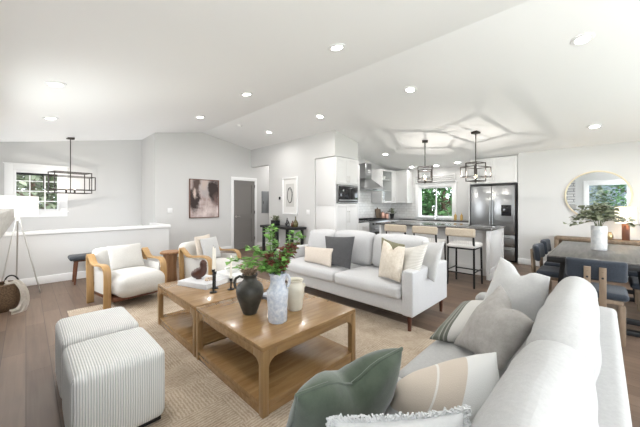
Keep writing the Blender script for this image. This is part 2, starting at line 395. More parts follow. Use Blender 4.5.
def stripe_mat(name, axis, stops, base=None, noise_amt=.0, fine=0):
    """pattern woven across the pillow's own u/v"""
    m, nt, b = nodes_of(name); L = nt.links.new
    uv = N(nt, 'ShaderNodeUVMap'); sp = N(nt, 'ShaderNodeSeparateXYZ'); L(uv.outputs[0], sp.inputs[0])
    src = sp.outputs[axis]
    if noise_amt:
        nz = N(nt, 'ShaderNodeTexNoise', Scale=1.6, Detail=2.0); L(uv.outputs[0], nz.inputs['Vector'])
        ad = N(nt, 'ShaderNodeMath', operation='MULTIPLY_ADD'); ad.inputs[1].default_value = noise_amt; L(nz.outputs['Fac'], ad.inputs[0]); L(src, ad.inputs[2]); src = ad.outputs[0]
    if fine:
        mu = N(nt, 'ShaderNodeMath', operation='MULTIPLY'); mu.inputs[1].default_value = fine; L(src, mu.inputs[0])
        f2 = N(nt, 'ShaderNodeMath', operation='FRACT'); L(mu.outputs[0], f2.inputs[0]); src = f2.outputs[0]
    rp = N(nt, 'ShaderNodeValToRGB'); rp.color_ramp.interpolation = 'CONSTANT'; e = rp.color_ramp.elements
    e[0].position = 0; e[0].color = c4(stops[0][1]); e[1].position = stops[1][0]; e[1].color = c4(stops[1][1])
    for p, c in stops[2:]:
        x = e.new(p); x.color = c4(c)
    L(src, rp.inputs[0]); L(rp.outputs['Color'], b.inputs['Base Color']); b.inputs['Roughness'].default_value = .95; b.inputs['Sheen Weight'].default_value = .15
    n3 = N(nt, 'ShaderNodeTexNoise', Scale=300.0); tc = N(nt, 'ShaderNodeTexCoord'); L(tc.outputs['Object'], n3.inputs['Vector'])
    bp = N(nt, 'ShaderNodeBump', Strength=.3, Distance=.002); L(n3.outputs['Fac'], bp.inputs['Height']); L(bp.outputs[0], b.inputs['Normal'])
    return m
def tile_mat(name, axis):
    m, nt, b = nodes_of(name); L = nt.links.new
    tc = N(nt, 'ShaderNodeTexCoord'); sp = N(nt, 'ShaderNodeSeparateXYZ'); cb = N(nt, 'ShaderNodeCombineXYZ')
    L(tc.outputs['Object'], sp.inputs[0]); L(sp.outputs[axis], cb.inputs['X']); L(sp.outputs['Z'], cb.inputs['Y'])
    br = N(nt, 'ShaderNodeTexBrick', Scale=1.0); br.inputs['Color1'].default_value = (.80,.80,.79,1); br.inputs['Color2'].default_value = (.74,.735,.72,1)
    br.inputs['Mortar'].default_value = (.50,.49,.48,1); br.inputs['Mortar Size'].default_value = .003; br.inputs['Brick Width'].default_value = .16; br.inputs['Row Height'].default_value = .08
    L(cb.outputs[0], br.inputs['Vector']); L(br.outputs['Color'], b.inputs['Base Color']); b.inputs['Roughness'].default_value = .2
    bp = N(nt, 'ShaderNodeBump', Strength=.3, Distance=.003, invert=True); L(br.outputs['Fac'], bp.inputs['Height']); L(bp.outputs[0], b.inputs['Normal'])
    return m
def ledge_mat():
    m, nt, b = nodes_of('stacked_white_stone'); L = nt.links.new
    tc = N(nt, 'ShaderNodeTexCoord'); sp = N(nt, 'ShaderNodeSeparateXYZ'); cb = N(nt, 'ShaderNodeCombineXYZ')
    L(tc.outputs['Object'], sp.inputs[0]); L(sp.outputs['Y'], cb.inputs['X']); L(sp.outputs['Z'], cb.inputs['Y'])
    br = N(nt, 'ShaderNodeTexBrick', Scale=1.0); br.inputs['Color1'].default_value = (.72,.71,.70,1); br.inputs['Color2'].default_value = (.55,.55,.55,1)
    br.inputs['Mortar'].default_value = (.20,.20,.21,1); br.inputs['Mortar Size'].default_value = .01; br.inputs['Brick Width'].default_value = .42; br.inputs['Row Height'].default_value = .11
    L(cb.outputs[0], br.inputs['Vector']); L(br.outputs['Color'], b.inputs['Base Color']); b.inputs['Roughness'].default_value = .9
    bp = N(nt, 'ShaderNodeBump', Strength=.8, Distance=.02, invert=True); L(br.outputs['Fac'], bp.inputs['Height']); L(bp.outputs[0], b.inputs['Normal'])
    return m
def painting_mat():
    m, nt, b = nodes_of('abstract_canvas'); L = nt.links.new
    tc = N(nt, 'ShaderNodeTexCoord'); g = tc.outputs['Generated']
    nz = N(nt, 'ShaderNodeTexNoise', Scale=3.2, Detail=7.0, Roughness=.65); L(g, nz.inputs['Vector'])
    vm = N(nt, 'ShaderNodeVectorMath', operation='MULTIPLY_ADD'); vm.inputs[1].default_value = (.42,.0,.5); L(nz.outputs['Color'], vm.inputs[0]); L(g, vm.inputs[2])
    def blob(cx, cz, r, soft):
        su = N(nt, 'ShaderNodeVectorMath', operation='SUBTRACT'); su.inputs[1].default_value = (cx+.21, 0, cz+.25); L(vm.outputs[0], su.inputs[0])
        ml = N(nt, 'ShaderNodeVectorMath', operation='MULTIPLY'); ml.inputs[1].default_value = (1,0,.62); L(su.outputs[0], ml.inputs[0])
        le = N(nt, 'ShaderNodeVectorMath', operation='LENGTH'); L(ml.outputs[0], le.inputs[0])
        mr = N(nt, 'ShaderNodeMapRange'); mr.inputs[1].default_value = r+soft; mr.inputs[2].default_value = r-soft; L(le.outputs['Value'], mr.inputs[0]); return mr.outputs[0]
    cur = None
    base = N(nt, 'ShaderNodeValToRGB'); e = base.color_ramp.elements; e[0].position = .35; e[1].position = .65; e[0].color = (.34,.25,.23,1); e[1].color = (.70,.61,.59,1); L(nz.outputs['Fac'], base.inputs[0]); cur = base.outputs[0]
    for cx, cz, r, soft, col in ((.13,.50,.19,.04,(.035,.022,.02)), (.22,.88,.14,.06,(.10,.065,.055)), (.84,.72,.22,.05,(.035,.022,.02)), (.90,.45,.10,.06,(.16,.10,.09)), (.16,.64,.07,.03,(.62,.50,.44)), (.50,.72,.12,.08,(.42,.38,.38)), (.50,.93,.10,.05,(.55,.45,.41))):
        f = blob(cx, cz, r, soft); mx = N(nt, 'ShaderNodeMix', data_type='RGBA'); L(f, mx.inputs[0]); L(cur, mx.inputs[6]); mx.inputs[7].default_value = c4(col); cur = mx.outputs[2]
    L(cur, b.inputs['Base Color']); b.inputs['Roughness'].default_value = .7
    return m
RUG = rug_mat(); CORD = cord_mat(); TILEX = tile_mat('white_subway_tile', 'X'); TILEY = tile_mat('white_subway_tile_side', 'Y'); STACK = ledge_mat(); CANVAS = painting_mat()
MIRROR = pm('mirror_silver', (.80,.82,.84), .015, 1.0)

# ------------------------------------------------------------------ the room
RX, RZ, SL = 3.36, 3.29, .178
def zc(x): return RZ - SL*abs(x-RX)
X0, X1, XK = -.40, 7.80, 8.40
Y0 = -2.6
bm = new(); bx(bm, X0-.15, XK+.15, Y0-.15, 6.88, -.12, 0); bx(bm, 2.19, XK+.15, 6.88, 7.9, -.12, 0)
struct('floor', bm, FLOORM, smooth=False, label='greyish brown wood plank floor', cat='floor')
bm = new(); bx(bm, X0-.15, 2.31, 6.88, 9.02, -1.5, -1.4)
struct('floor_stairwell', bm, FLOORM, smooth=False, label='lower stairwell landing floor behind the half wall', cat='floor')
bm = new()
for xa, xb in ((X0-.2, RX), (RX, XK+.2)):
    prism(bm, [(xa, zc(xa)), (xb, zc(xb)), (xb, zc(xb)+.12), (xa, zc(xa)+.12)], 'y', Y0-.2, 9.1)
struct('ceiling', bm, CEIL, smooth=False, label='white vaulted ceiling with a low ridge', cat='ceiling')
def wall_y(name, y0, y1, x0, x1, holes=(), zb=0.0, mat=WALL, label=''):
    """wall running along X between y0 and y1, reaching the sloping ceiling; holes = (xa, xb, za, zb)"""
    bm = new(); xs = sorted({x0, x1, *[h[0] for h in holes], *[h[1] for h in holes], *([RX] if x0 < RX < x1 else [])})
    for a, b in zip(xs, xs[1:]):
        hs = [h for h in holes if h[0] <= a+1e-6 and h[1] >= b-1e-6]
        if hs:
            h = hs[0]
            if h[2] > zb: bx(bm, a, b, y0, y1, zb, h[2])
            prism(bm, [(a, h[3]), (b, h[3]), (b, zc(b)), (a, zc(a))], 'y', y0, y1)
        else: prism(bm, [(a, zb), (b, zb), (b, zc(b)), (a, zc(a))], 'y', y0, y1)
    bmesh.ops.remove_doubles(bm, verts=bm.verts[:], dist=1e-5)
    return struct(name, bm, mat, smooth=False, label=label, cat='wall')
def wall_x(name, x0, x1, y0, y1, holes=(), zb=0.0, mat=WALL, label='', zt=None):
    bm = new(); ys = sorted({y0, y1, *[h[0] for h in holes], *[h[1] for h in holes]})
    zt = zt or min(zc(x0), zc(x1)) + .06
    for a, b in zip(ys, ys[1:]):
        hs = [h for h in holes if h[0] <= a+1e-6 and h[1] >= b-1e-6]
        if hs:
            h = hs[0]
            if h[2] > zb: bx(bm, x0, x1, a, b, zb, h[2])
            bx(bm, x0, x1, a, b, h[3], zt)
        else: bx(bm, x0, x1, a, b, zb, zt)
    bmesh.ops.remove_doubles(bm, verts=bm.verts[:], dist=1e-5)
    return struct(name, bm, mat, smooth=False, label=label, cat='wall')
wall_x('wall_left', X0-.15, X0, Y0-.15, 9.0, [(-.72, .42, .25, 2.15), (-2.3, -1.1, .25, 2.15), (4.05, 6.0, 1.0, 2.1)], zb=-1.5, label='pale grey wall beside the fireplace with a tall window and added windows')
wall_y('wall_rear', Y0-.15, Y0, X0, X1+.15, [(1.4, 6.4, 0, 2.3)], label='pale grey wall with the added glass sliding doors')
wall_x('wall_right', X1, X1+.15, Y0, 1.36, label='pale grey wall behind the round mirror')
wall_x('wall_kitchen', XK, XK+.15, 1.36, 5.1, [(3.0, 4.0, .96, 1.86)], label='white kitchen wall with the sink window')
bm = new(); bx(bm, X1+.15, XK, 1.2, 1.36, 0, 2.52)
struct('wall_fridge_niche', bm, WALL, smooth=False, label='niche side wall beside the refrigerator', cat='wall')
wall_y('wall_range', 4.95, 5.1, 4.99, XK, label='white kitchen wall behind the range hood')
wall_x('wall_art', 4.87, 4.99, 4.95, 7.75, [(6.82, 7.75, 0, 2.48)], zt=zc(4.99)+.03, label='pale grey wall with the framed line drawing')
wall_y('wall_gable', 7.75, 7.87, 2.19, 6.7, label='pale grey gable wall with the grey door')
wall_y('wall_hall', 6.70, 6.82, 4.99, 6.7, label='side wall of the small hallway')
wall_x('wall_hall_end', 6.7, 6.82, 6.70, 7.87, label='end wall of the small hallway')
wall_x('wall_stair_return', 2.19, 2.31, 7.87, 8.87, zb=-1.5, label='white return wall of the stairwell')
wall_y('wall_stairwell', 8.87, 9.02, X0, 2.31, [(-.19, .55, 1.19, 2.07)], zb=-1.5, label='white stairwell wall with the gridded window')
bm = new(); bx(bm, X0, 2.19, 6.76, 6.88, -1.4, .84); bx(bm, 2.10, 2.19, 6.88, 7.75, -1.4, .84)
struct('wall_half', bm, WALL, smooth=False, label='low half wall guarding the stairwell', cat='wall')
bm = new(); bx(bm, X0, 2.215, 6.73, 6.91, .84, .90); bx(bm, 2.07, 2.215, 6.91, 7.75, .84, .90)
struct('trim_1', bm, TRIM, bevel=.006, label='white ledge cap on the half wall', cat='trim')
bm = new(); prism(bm, [(4.87, 2.44), (5.74, 2.44), (5.74, zc(5.74)+.02), (4.87, zc(4.87)+.02)], 'y', 4.30, 4.95)
struct('wall_soffit', bm, WALL, smooth=False, label='pale soffit above the microwave cabinet', cat='wall')
# baseboards
def base(name, x0, x1, y0, y1, label):
    bm = new(); bx(bm, x0, x1, y0, y1, 0, .13); struct(name, bm, TRIM, bevel=.004, label=label, cat='baseboard')
base('baseboard_half_wall', X0, 2.20, 6.74, 6.76, 'white baseboard along the half wall')
base('baseboard_gable', 2.31, 4.20, 7.73, 7.75, 'white baseboard left of the grey door')
base('baseboard_gable_right', 5.06, 5.9, 7.73, 7.75, 'white baseboard right of the grey door')
base('baseboard_art', 4.85, 4.87, 4.97, 6.82, 'white baseboard under the framed drawing')
base('baseboard_right', 7.78, 7.80, Y0, 1.36, 'white baseboard under the round mirror')
base('baseboard_left', X0, X0+.02, 3.75, 6.74, 'white baseboard beside the basket')

# doors and windows
d = new(); bx(d, 4.28, 4.97, 7.725, 7.75, .01, 2.05)
for za, zb in ((.16, .93), (1.05, 1.93)):
    pass
for (a, b, c, e) in ((4.28,4.39,.01,2.05),(4.86,4.97,.01,2.05),(4.39,4.86,.01,.19),(4.39,4.86,.90,1.06),(4.39,4.86,1.93,2.05)): bx(d, a, b, 7.707, 7.7255, c, e)
door = struct('door_1', d, DOORG, smooth=False, label='grey two panel interior door in the gable wall', cat='door')
bm = new(); bx(bm, 4.19, 4.275, 7.72, 7.75, 0, 2.055); bx(bm, 4.975, 5.06, 7.72, 7.75, 0, 2.055); bx(bm, 4.19, 5.06, 7.715, 7.75, 2.055, 2.15)
obj('door_casing', bm, TRIM, door, bevel=.004)
bm = new(); tube(bm, [(4.335, 7.708, .98), (4.335, 7.65, .98)], .012); tube(bm, [(4.335, 7.655, .98), (4.435, 7.655, .985)], .011); v = lathe(bm, [(0,0),(.03,0),(.03,.012),(0,.012)], (0,0,0), 20); xf(v, Matrix.Translation((4.335, 7.708, .98)) @ Matrix.Rotation(R(90), 4, 'X'))
obj('door_handle', bm, NICKEL, door)
for z in (.25, 1.05, 1.85):
    bm = new(); bx(bm, 4.962, 4.978, 7.700, 7.7065, z, z+.09); obj('hinge', bm, BLACK, door)
def window(name, axis, p0, p1, u0, u1, z0, z1, inner, cas, muntins_u=(), muntins_z=(), label='', sash=None, cw=.09, t=.045, sw=.03):
    """window through a wall; axis='x' wall runs along X at y p0..p1; inner = coordinate of room side; cas = casing direction"""
    def B(bm, ua, ub, da, db, za, zb):
        if axis == 'x': bx(bm, ua, ub, min(da,db), max(da,db), za, zb)
        else: bx(bm, min(da,db), max(da,db), ua, ub, za, zb)
    bm = new(); mid = (p0+p1)/2
    for (a, b, c, e) in ((u0,u0+t,z0,z1),(u1-t,u1,z0,z1),(u0+t,u1-t,z0,z0+t),(u0+t,u1-t,z1-t,z1)): B(bm, a, b, p0, p1, c, e)
    root = struct(name, bm, TRIM, bevel=.003, label=label, cat='window')
    bm = new(); o = inner; q = inner + cas*.022
    B(bm, u0-cw, u0, o, q, z0-cw, z1+cw); B(bm, u1, u1+cw, o, q, z0-cw, z1+cw); B(bm, u0, u1, o, q, z1, z1+cw); B(bm, u0, u1, o, q, z0-cw, z0)
    B(bm, u0-cw-.02, u1+cw+.02, o, inner+cas*.035, z1+cw, z1+cw+.025)
    B(bm, u0-cw-.02, u1+cw+.02, o, inner+cas*.06, z0-.02, z0+.004)
    obj('window_casing', bm, TRIM, root, bevel=.003)
    bm = new()
    for u in muntins_u: B(bm, u-.011, u+.011, mid-.015, mid+.015, z0+t, z1-t)
    for z in muntins_z: B(bm, u0+t, u1-t, mid-.0149, mid+.0149, z-.011, z+.011)
    if sash:
        for (ua, ub) in sash:
            for (a, b, c, e) in ((ua,ua+sw,z0+t,z1-t),(ub-sw,ub,z0+t,z1-t),(ua+sw,ub-sw,z0+t,z0+t+sw),(ua+sw,ub-sw,z1-t-sw,z1-t)): B(bm, a, b, mid-.02, mid+.02, c, e)
    if len(bm.verts): obj('sash', bm, TRIM, root)
    else: bm.free()
    bm = new(); B(bm, u0+t, u1-t, mid-.003, mid+.003, z0+t, z1-t); obj('pane', bm, GLASS, root, smooth=False)
    return root
wl = window('window_1', 'x', 8.87, 9.02, -.19, .55, 1.19, 2.07, 8.87, -1, (.06, .30), (1.41, 1.63, 1.85), 'white gridded window in the stairwell wall', cw=.125)
bm = new(); bx(bm, -.15, .51, 8.90, 8.925, 1.98, 2.03); obj('roller_blind', bm, BLACK, wl)
wk = window('window_2', 'y', XK, XK+.15, 3.0, 4.0, .96, 1.86, XK, -1, (), (), 'white sliding window over the kitchen sink', sash=((3.02, 3.515), (3.485, 3.98)), cw=.10, t=.02, sw=.022)
bm = new()
for i in range(4): rbox(bm, 8.33, 8.385, 2.92, 4.08, 1.97+i*.055, 2.03+i*.055, .02, 2)
obj('roman_shade', bm, WHITEP, wk)
window('window_3', 'y', X0-.15, X0, -.72, .42, .25, 2.15, X0, 1, (), (), 'tall white framed window on the fireplace wall', cw=.12)
window('window_added_4', 'y', X0-.15, X0, -2.3, -1.1, .25, 2.15, X0, 1, (), (), 'added second tall window behind the camera', cw=.12)  # unseen window added to let more light in
window('window_added_6', 'y', X0-.15, X0, 4.05, 6.0, 1.0, 2.1, X0, 1, (5.025,), (), 'added side window between the fireplace and the floor lamp', cw=.10)  # unseen window invented so the left end gets enough light
sd = window('window_added_5', 'x', Y0-.15, Y0, 1.4, 6.4, .02, 2.3, Y0, 1, (3.05, 4.75), (), 'added wide glass sliding doors behind the dining end', sash=((1.45, 3.06), (3.04, 4.76), (4.74, 6.35)), cw=.09)  # unseen doors added as a large opening to light the room

# fireplace on the left wall
fp = thing('fireplace', 'white stacked stone fireplace seen in the round mirror', 'fireplace', (X0+.003, 0, 0))
bm = new(); bx(bm, .0, .08, .80, 3.62, 0, 1.18); bx(bm, .0, .08, .80, 3.62, 1.315, 2.58); obj('stone_facing', bm, STACK, fp, smooth=False)
bm = new(); bx(bm, .08, .10, 1.6, 2.9, .35, 1.0); obj('firebox', bm, BLKGL, fp, bevel=.004)
bm = new(); bx(bm, .0, .325, .75, 3.70, 1.205, 1.312); obj('mantel', bm, MANT, fp, bevel=.004)

# ------------------------------------------------------------------ outside
bm = new(); bx(bm, -45, 60, -45, 60, -1.75, -1.7)
struct('ground', bm, GRASSM, smooth=False, label='green ground outside the house', cat='ground')
hs = thing('neighbour_house', 'pale grey sided house across the way, seen in the round mirror', 'house', (-13, 0, -1.7))
SIDING = pm('grey_blue_siding', (.20,.235,.27), .8); ROOFM = pm('grey_roof', (.12,.12,.13), .9)
bm = new(); bx(bm, -4, 0, -6, 6, 0, 5.2)
for k in range(22): bx(bm, 0, .025, -6, 6, .1+k*.23, .1+k*.23+.03)
obj('wall', bm, SIDING, hs, smooth=False)
bm = new(); prism(bm, [(-4.6, 5.2), (.6, 5.2), (-2, 7.2)], 'y', -6.4, 6.4); obj('roof', bm, ROOFM, hs, smooth=False)
for ya in (-2.4, 1.0):
    bm = new(); bx(bm, .026, .07, ya, ya+1.3, 2.2, 3.7); w_ = obj('window', bm, TRIM, hs)
    bm = new(); bx(bm, .071, .08, ya+.1, ya+1.2, 2.3, 3.6); obj('pane', bm, BLKGL, w_)
def tree(x, y, h, rad, label, mat=TREEL, n=900, zlo=-.9, ls=.30):
    t = thing('leafy_tree', label, 'tree', (x, y, -1.7), 0, 'trees outside the windows')
    bm = new(); tube(bm, [(0,0,0), (.05,.03,h*.4), (-.03,.02,h*.85)], .17, 10, r_end=.05)
    for k in range(5):
        a = k*2.4; z = h*(.3+.1*k); tube(bm, [(0,0,z), (math.cos(a)*rad*.7, math.sin(a)*rad*.7, z+.5)], .05, 6, r_end=.015)
    obj('trunk', bm, BARK, t)
    bm = new()
    for i in range(n):
        u = random.random(); a = random.uniform(0, 2*PI); z = (zlo+1.7) + u*(h-zlo-1.7)
        r = rad*math.sqrt(max(.05, 1-(2*u-1)**2*.8))*random.uniform(.45, 1)
        p = Vector((r*math.cos(a), r*math.sin(a), z)); dd = Vector((math.cos(a)+random.uniform(-.8,.8), math.sin(a)+random.uniform(-.8,.8), random.uniform(-.7,.4)))
        leaf(bm, p, dd, (random.uniform(-.4,.4), random.uniform(-.4,.4), 1), ls*random.uniform(.6,1.2), ls*.5)
    obj('crown', bm, mat, t, smooth=False)
for i, (x, y, h, r, mt, lb) in enumerate((
    (12.3, 6.4, 6.2, 1.5, TREEL, 'dense green tree outside the left half of the sink window'),
    (12.9, 5.0, 6.0, 1.3, TREEL, 'dense green tree outside the right half of the sink window'),
    (15.3, 5.9, 8.0, 2.0, TREEL, 'taller tree farther out beyond the sink window'),
    (-.9, 13.6, 6.6, 1.5, TREEL2, 'pale leafy tree outside the left panes of the stairwell window'),
    (.9, 13.0, 5.4, 1.3, TREEL2, 'pale leafy tree outside the right panes of the stairwell window'),
    (-4.3, .75, 5.2, 1.1, TREEL2, 'pale tree outside the fireplace wall window, left in the mirror'),
    (-5.0, -1.2, 5.6, 1.2, TREEL, 'green tree outside the fireplace wall window, right in the mirror'),
    (.15, 11.2, 4.5, 1.0, TREEL2, 'low bushy tree just outside the stairwell window'),
    (-.6, 17.5, 8.5, 2.2, TREEL2, 'distant tall tree beyond the left of the stairwell window'),
    (2.2, 17.8, 8.0, 2.0, TREEL, 'distant tall tree beyond the right of the stairwell window'))):
    tree(x, y, h, r, lb, mt, n=2600 if i < 2 else 2200, ls=.34 if i < 3 else (.6 if y > 17 else .26))
fe = thing('board_fence', 'brown timber fence outside behind the sink window trees', 'fence', (17.5, 7, -1.7))
bm = new()
for k in range(40): bx(bm, 0, .03, -5+k*.25, -5+k*.25+.235, 0, 3.4)
obj('board_panel', bm, BARK, fe, smooth=False)
bm = new(); bx(bm, -.05, 0, -5, 5, .5, .6); bx(bm, -.05, 0, -5, 5, 2.6, 2.7); obj('rail', bm, BARK, fe, smooth=False)
#INSERT
# ------------------------------------------------------------------ ceiling lights
def can(x, y, label, power=CAN_POWER):
    a = math.atan(SL)*(1 if x < RX else -1)      # tilt with the ceiling slope
    t = thing('recessed_downlight', label, 'ceiling light', (x, y, zc(x)-.004), 0, 'recessed downlights')
    t.rotation_euler = (0, -a, 0)
    bm = new(); lathe(bm, [(.062, -.001), (.066, -.010), (.085, -.012), (.098, -.006), (.100, .004), (.062, .004)], (0,0,0), 28); obj('trim_ring', bm, TRIM, t)
    bm = new(); lathe(bm, [(0, -.006), (.061, -.004), (.062, .002)], (0,0,0), 24); obj('lens', bm, LENS, t)
    l = bpy.data.lights.new('downlight_lamp', 'AREA'); l.shape = 'DISK'; l.size = .12; l.energy = power; l.color = (1, .98, .95); l.spread = R(170)
    o = bpy.data.objects.new('downlight_lamp', l); COL.objects.link(o); o.parent = t; o.location = (0, 0, -.025)
for x, y, lb in ((.24, 4.5, 'recessed downlight above the cream armchair beside the side table'), (.28, 6.38, 'recessed downlight near the stairwell lantern'),
    (2.50, 5.89, 'recessed downlight in front of the abstract painting, left of the ridge'), (2.51, 4.13, 'recessed downlight left of the ridge above the far armchair with a white pillow'),
    (2.47, 2.15, 'recessed downlight left of the ridge, nearest to the coffee tables'), (4.22, 5.90, 'recessed downlight in front of the framed line drawing, beside the smoke detector'),
    (4.20, 4.11, 'recessed downlight by the corner of the microwave cabinet soffit'), (4.20, 2.14, 'recessed downlight above the far sofa'),
    (4.22, .15, 'largest recessed downlight, above the near end of the dining table'), (6.74, 4.15, 'recessed downlight between the range hood and the island'),
    (6.79, .09, 'recessed downlight over the dining table, toward the round mirror'), (8.03, 4.05, 'small recessed downlight over the corner wall cabinets'),
    (8.12, 3.35, 'small recessed downlight over the left of the sink window'), (8.03, 2.75, 'small recessed downlight over the right of the sink window'),
    (.28, 2.2, 'unseen recessed downlight added above the pair of corduroy ottomans'), (5.9, 7.28, 'unseen recessed downlight added inside the hallway')):  # both fixtures added out of view, brightening the ottomans and the hall
    can(x, y, lb, 1.6 if x > 7.9 else CAN_POWER)
t = thing('smoke_detector', 'round white smoke detector on the ceiling near the ridge', 'smoke detector', (3.6, 6.24, zc(3.6)-.002)); t.rotation_euler = (0, R(10), 0)
bm = new(); lathe(bm, [(0,-.042),(.04,-.042),(.058,-.03),(.064,0),(0,0)]); obj('cover', bm, TRIM, t)
bm = new(); lathe(bm, [(.064,-.012),(.075,-.01),(.077,0),(.064,0)]); obj('mounting_ring', bm, TRIM, t)

# ------------------------------------------------------------------ lantern pendants
def wire_box(bm, hx, hy, z0, z1, t=.015):
    for z in (z0, z1):
        for a, b in (((-hx,-hy),(hx,-hy)), ((hx,-hy),(hx,hy)), ((hx,hy),(-hx,hy)), ((-hx,hy),(-hx,-hy))):
            bx(bm, min(a[0],b[0])-t/2, max(a[0],b[0])+t/2, min(a[1],b[1])-t/2, max(a[1],b[1])+t/2, z-t/2, z+t/2)
    for a in (-hx, hx):
        for b in (-hy, hy): bx(bm, a-t/2, a+t/2, b-t/2, b+t/2, z0, z1)
def pendant(x, y, rz, zt, zb, outer, inner, label, bulbs=1, zc2=None, power=PENDANT_POWER):
    z0 = zc(x); t = thing('lantern_pendant', label, 'pendant light', (x, y, z0), rz, 'open cage lanterns')
    bm = new(); bx(bm, -.06, .06, -.06, .06, -.035, .012); obj('canopy', bm, BRONZE, t, bevel=.003)
    bm = new(); tube(bm, [(0,0,-.03), (0,0,zt-z0)], .009, 8); obj('stem', bm, BRONZE, t)
    hx, hy, a, b = outer; bm = new(); wire_box(bm, hx, hy, a-z0, b-z0); 
    obj('cage', bm, BRONZE, t, smooth=False)
    hx, hy = inner; bm = new(); wire_box(bm, hx, hy, zb-z0, zt-z0)
    bx(bm, -hx, hx, -.006, .006, zt-z0-.006, zt-z0+.006); bx(bm, -hx, hx, -.006, .006, zb-z0-.006, zb-z0+.006)
    obj('inner_cage', bm, BRONZE, t, smooth=False)
    for k in range(bulbs):
        bxp = 0 if bulbs == 1 else (-.075 + .15*k); zb0 = zb - z0 + (.02 if bulbs == 1 else .06)
        bm = new(); cyl(bm, (bxp, 0, 0), .018, zb0-.05, zb0+.03, seg=12); tube(bm, [(0,0,zb0-.054), (bxp+.001,0,zb0-.054)], .006); s = obj('socket', bm, BRONZE, t)
        bm = new(); lathe(bm, [(0,zb0+.03),(.014,zb0+.035),(.03,zb0+.075),(.026,zb0+.10),(0,zb0+.118)], (bxp,0,0), 14); obj('bulb', bm, BULB, s)
        if bulbs == 1:
            bm = new(); lathe(bm, [(.065,zb0-.03),(.068,zb0-.03),(.068,zb0+.17),(.065,zb0+.17)], (0,0,0), 20); obj('glass_cylinder', bm, CLEAR, t)
    if bulbs > 1:
        bm = new(); tube(bm, [(0,0,zt-z0), (0,0,zb-z0)], .009, 8); obj('center_rod', bm, BRONZE, t)
    l = bpy.data.lights.new('lantern_lamp', 'POINT'); l.energy = power; l.color = (1, .94, .86); l.shadow_soft_size = .004
    o = bpy.data.objects.new('lantern_lamp', l); COL.objects.link(o); o.parent = t; o.location = (0, 0 if bulbs == 1 else .03, zb-z0+(.15 if bulbs == 1 else .20))
pendant(6.24, 1.79, R(-20), 2.165, 1.805, (.24, .15, 1.885, 2.08), (.14, .11), 'open cage lantern over the island nearer the refrigerator')
pendant(6.29, 2.85, R(25), 2.185, 1.845, (.19, .13, 1.91, 2.10), (.12, .15), 'open cage lantern over the island in front of the sink window')
pendant(.69, 8.40, R(12), 2.04, 1.59, (.40, .16, 1.665, 1.955), (.32, .20), 'wide open cage lantern hanging in the stairwell', bulbs=2, power=6)

# ------------------------------------------------------------------ wall things
t = thing('abstract_painting', 'framed abstract painting in brown, blush and white on the gable wall', 'painting', (3.40, 7.748, .975))
bm = new(); bx(bm, -.385, .385, -.034, -.004, .02, 1.02); obj('canvas', bm, CANVAS, t, smooth=False)
bm = new(); bx(bm, -.405,-.385,-.045,0,0,1.04); bx(bm,.385,.405,-.045,0,0,1.04); bx(bm,-.385,.385,-.045,0,0,.02); bx(bm,-.385,.385,-.045,0,1.02,1.04); obj('frame', bm, WALN, t, bevel=.002)
t = thing('framed_line_drawing', 'white framed drawing of a dark brushed oval on the right hand wall', 'picture', (4.868, 5.86, 1.08), R(-90))
bm = new(); bx(bm, -.27, .27, -.012, -.002, .035, .93); obj('mat_board', bm, PAPER, t, smooth=False)
bm = new()
for a, b, c, e in ((-.305,-.27,0,.965), (.27,.305,0,.965), (-.27,.27,0,.035), (-.27,.27,.93,.965)): bx(bm, a, b, -.035, 0, c, e)
obj('frame', bm, TRIM, t, bevel=.002)
bm = new(); tube(bm, [(.10*math.cos(a)+.006*math.sin(5*a), -.014, .50+.20*math.sin(a)) for a in [2*PI*i/36 for i in range(36)]], .009, 6, closed=True)
tube(bm, [(.085*math.cos(a)-.012, -.014, .49+.18*math.sin(a)) for a in [2*PI*i/36 for i in range(36)]], .005, 6, closed=True); obj('brushed_oval', bm, BLACK, t)
bm = new(); bx(bm, -.17, .17, -.0135, -.012, .20, .80); obj('drawing_sheet', bm, pm('warm_drawing_paper', (.60,.59,.57), .8), t, smooth=False)
def plate(x, y, z, rz, label, name='light_switch', cat='light switch', rock=TRIM, s=.058):
    t = thing(name, label, cat, (x, y, z), rz)
    bm = new(); bx(bm, -s, s, -.006, 0, -.058, .058); obj('wall_plate', bm, TRIM, t, bevel=.002)
    bm = new(); bx(bm, -.016, .016, -.011, -.005, -.032, .032); obj('rocker', bm, rock, t, bevel=.002)
plate(2.53, 7.75, 1.19, 0, 'white light switch left of the abstract painting')
plate(4.87, 5.18, 1.15, R(-90), 'white light switch between the framed drawing and the microwave cabinet')
t = thing('thermostat', 'small dark thermostat on the wall left of the framed drawing', 'thermostat', (4.87, 6.29, 1.51), R(-90))
bm = new(); bx(bm, -.05, .05, -.018, 0, -.055, .055); obj('body', bm, TRIM, t, bevel=.004)
bm = new(); bx(bm, -.04, .04, -.021, -.017, -.042, .042); obj('screen', bm, BLKGL, t)
t = thing('electrical_panel', 'tall grey electrical panel door inside the hallway opening', 'electrical panel', (5.42, 7.748, 1.06))
bm = new(); bx(bm, -.17, .17, -.012, 0, 0, .70); obj('frame', bm, GREYPANEL, t, bevel=.003)
bm = new(); bx(bm, -.14, .14, -.02, -.011, .03, .67); d_ = obj('panel_door', bm, GREYPANEL, t, bevel=.003)
bm = new(); bx(bm, -.125, -.11, -.026, -.019, .30, .38); obj('latch', bm, BLACK, d_)
t = thing('round_mirror', 'round wall mirror in a thin pale gold frame above the sideboard', 'mirror', (7.80, .075, 1.52), R(-90))
bm = new(); v = lathe(bm, [(0,.022),(.455,.022),(.455,.012),(0,.012)], (0,0,0), 64); xf(v, Matrix.Rotation(R(90), 4, 'X')); obj('mirror_glass', bm, MIRROR, t)
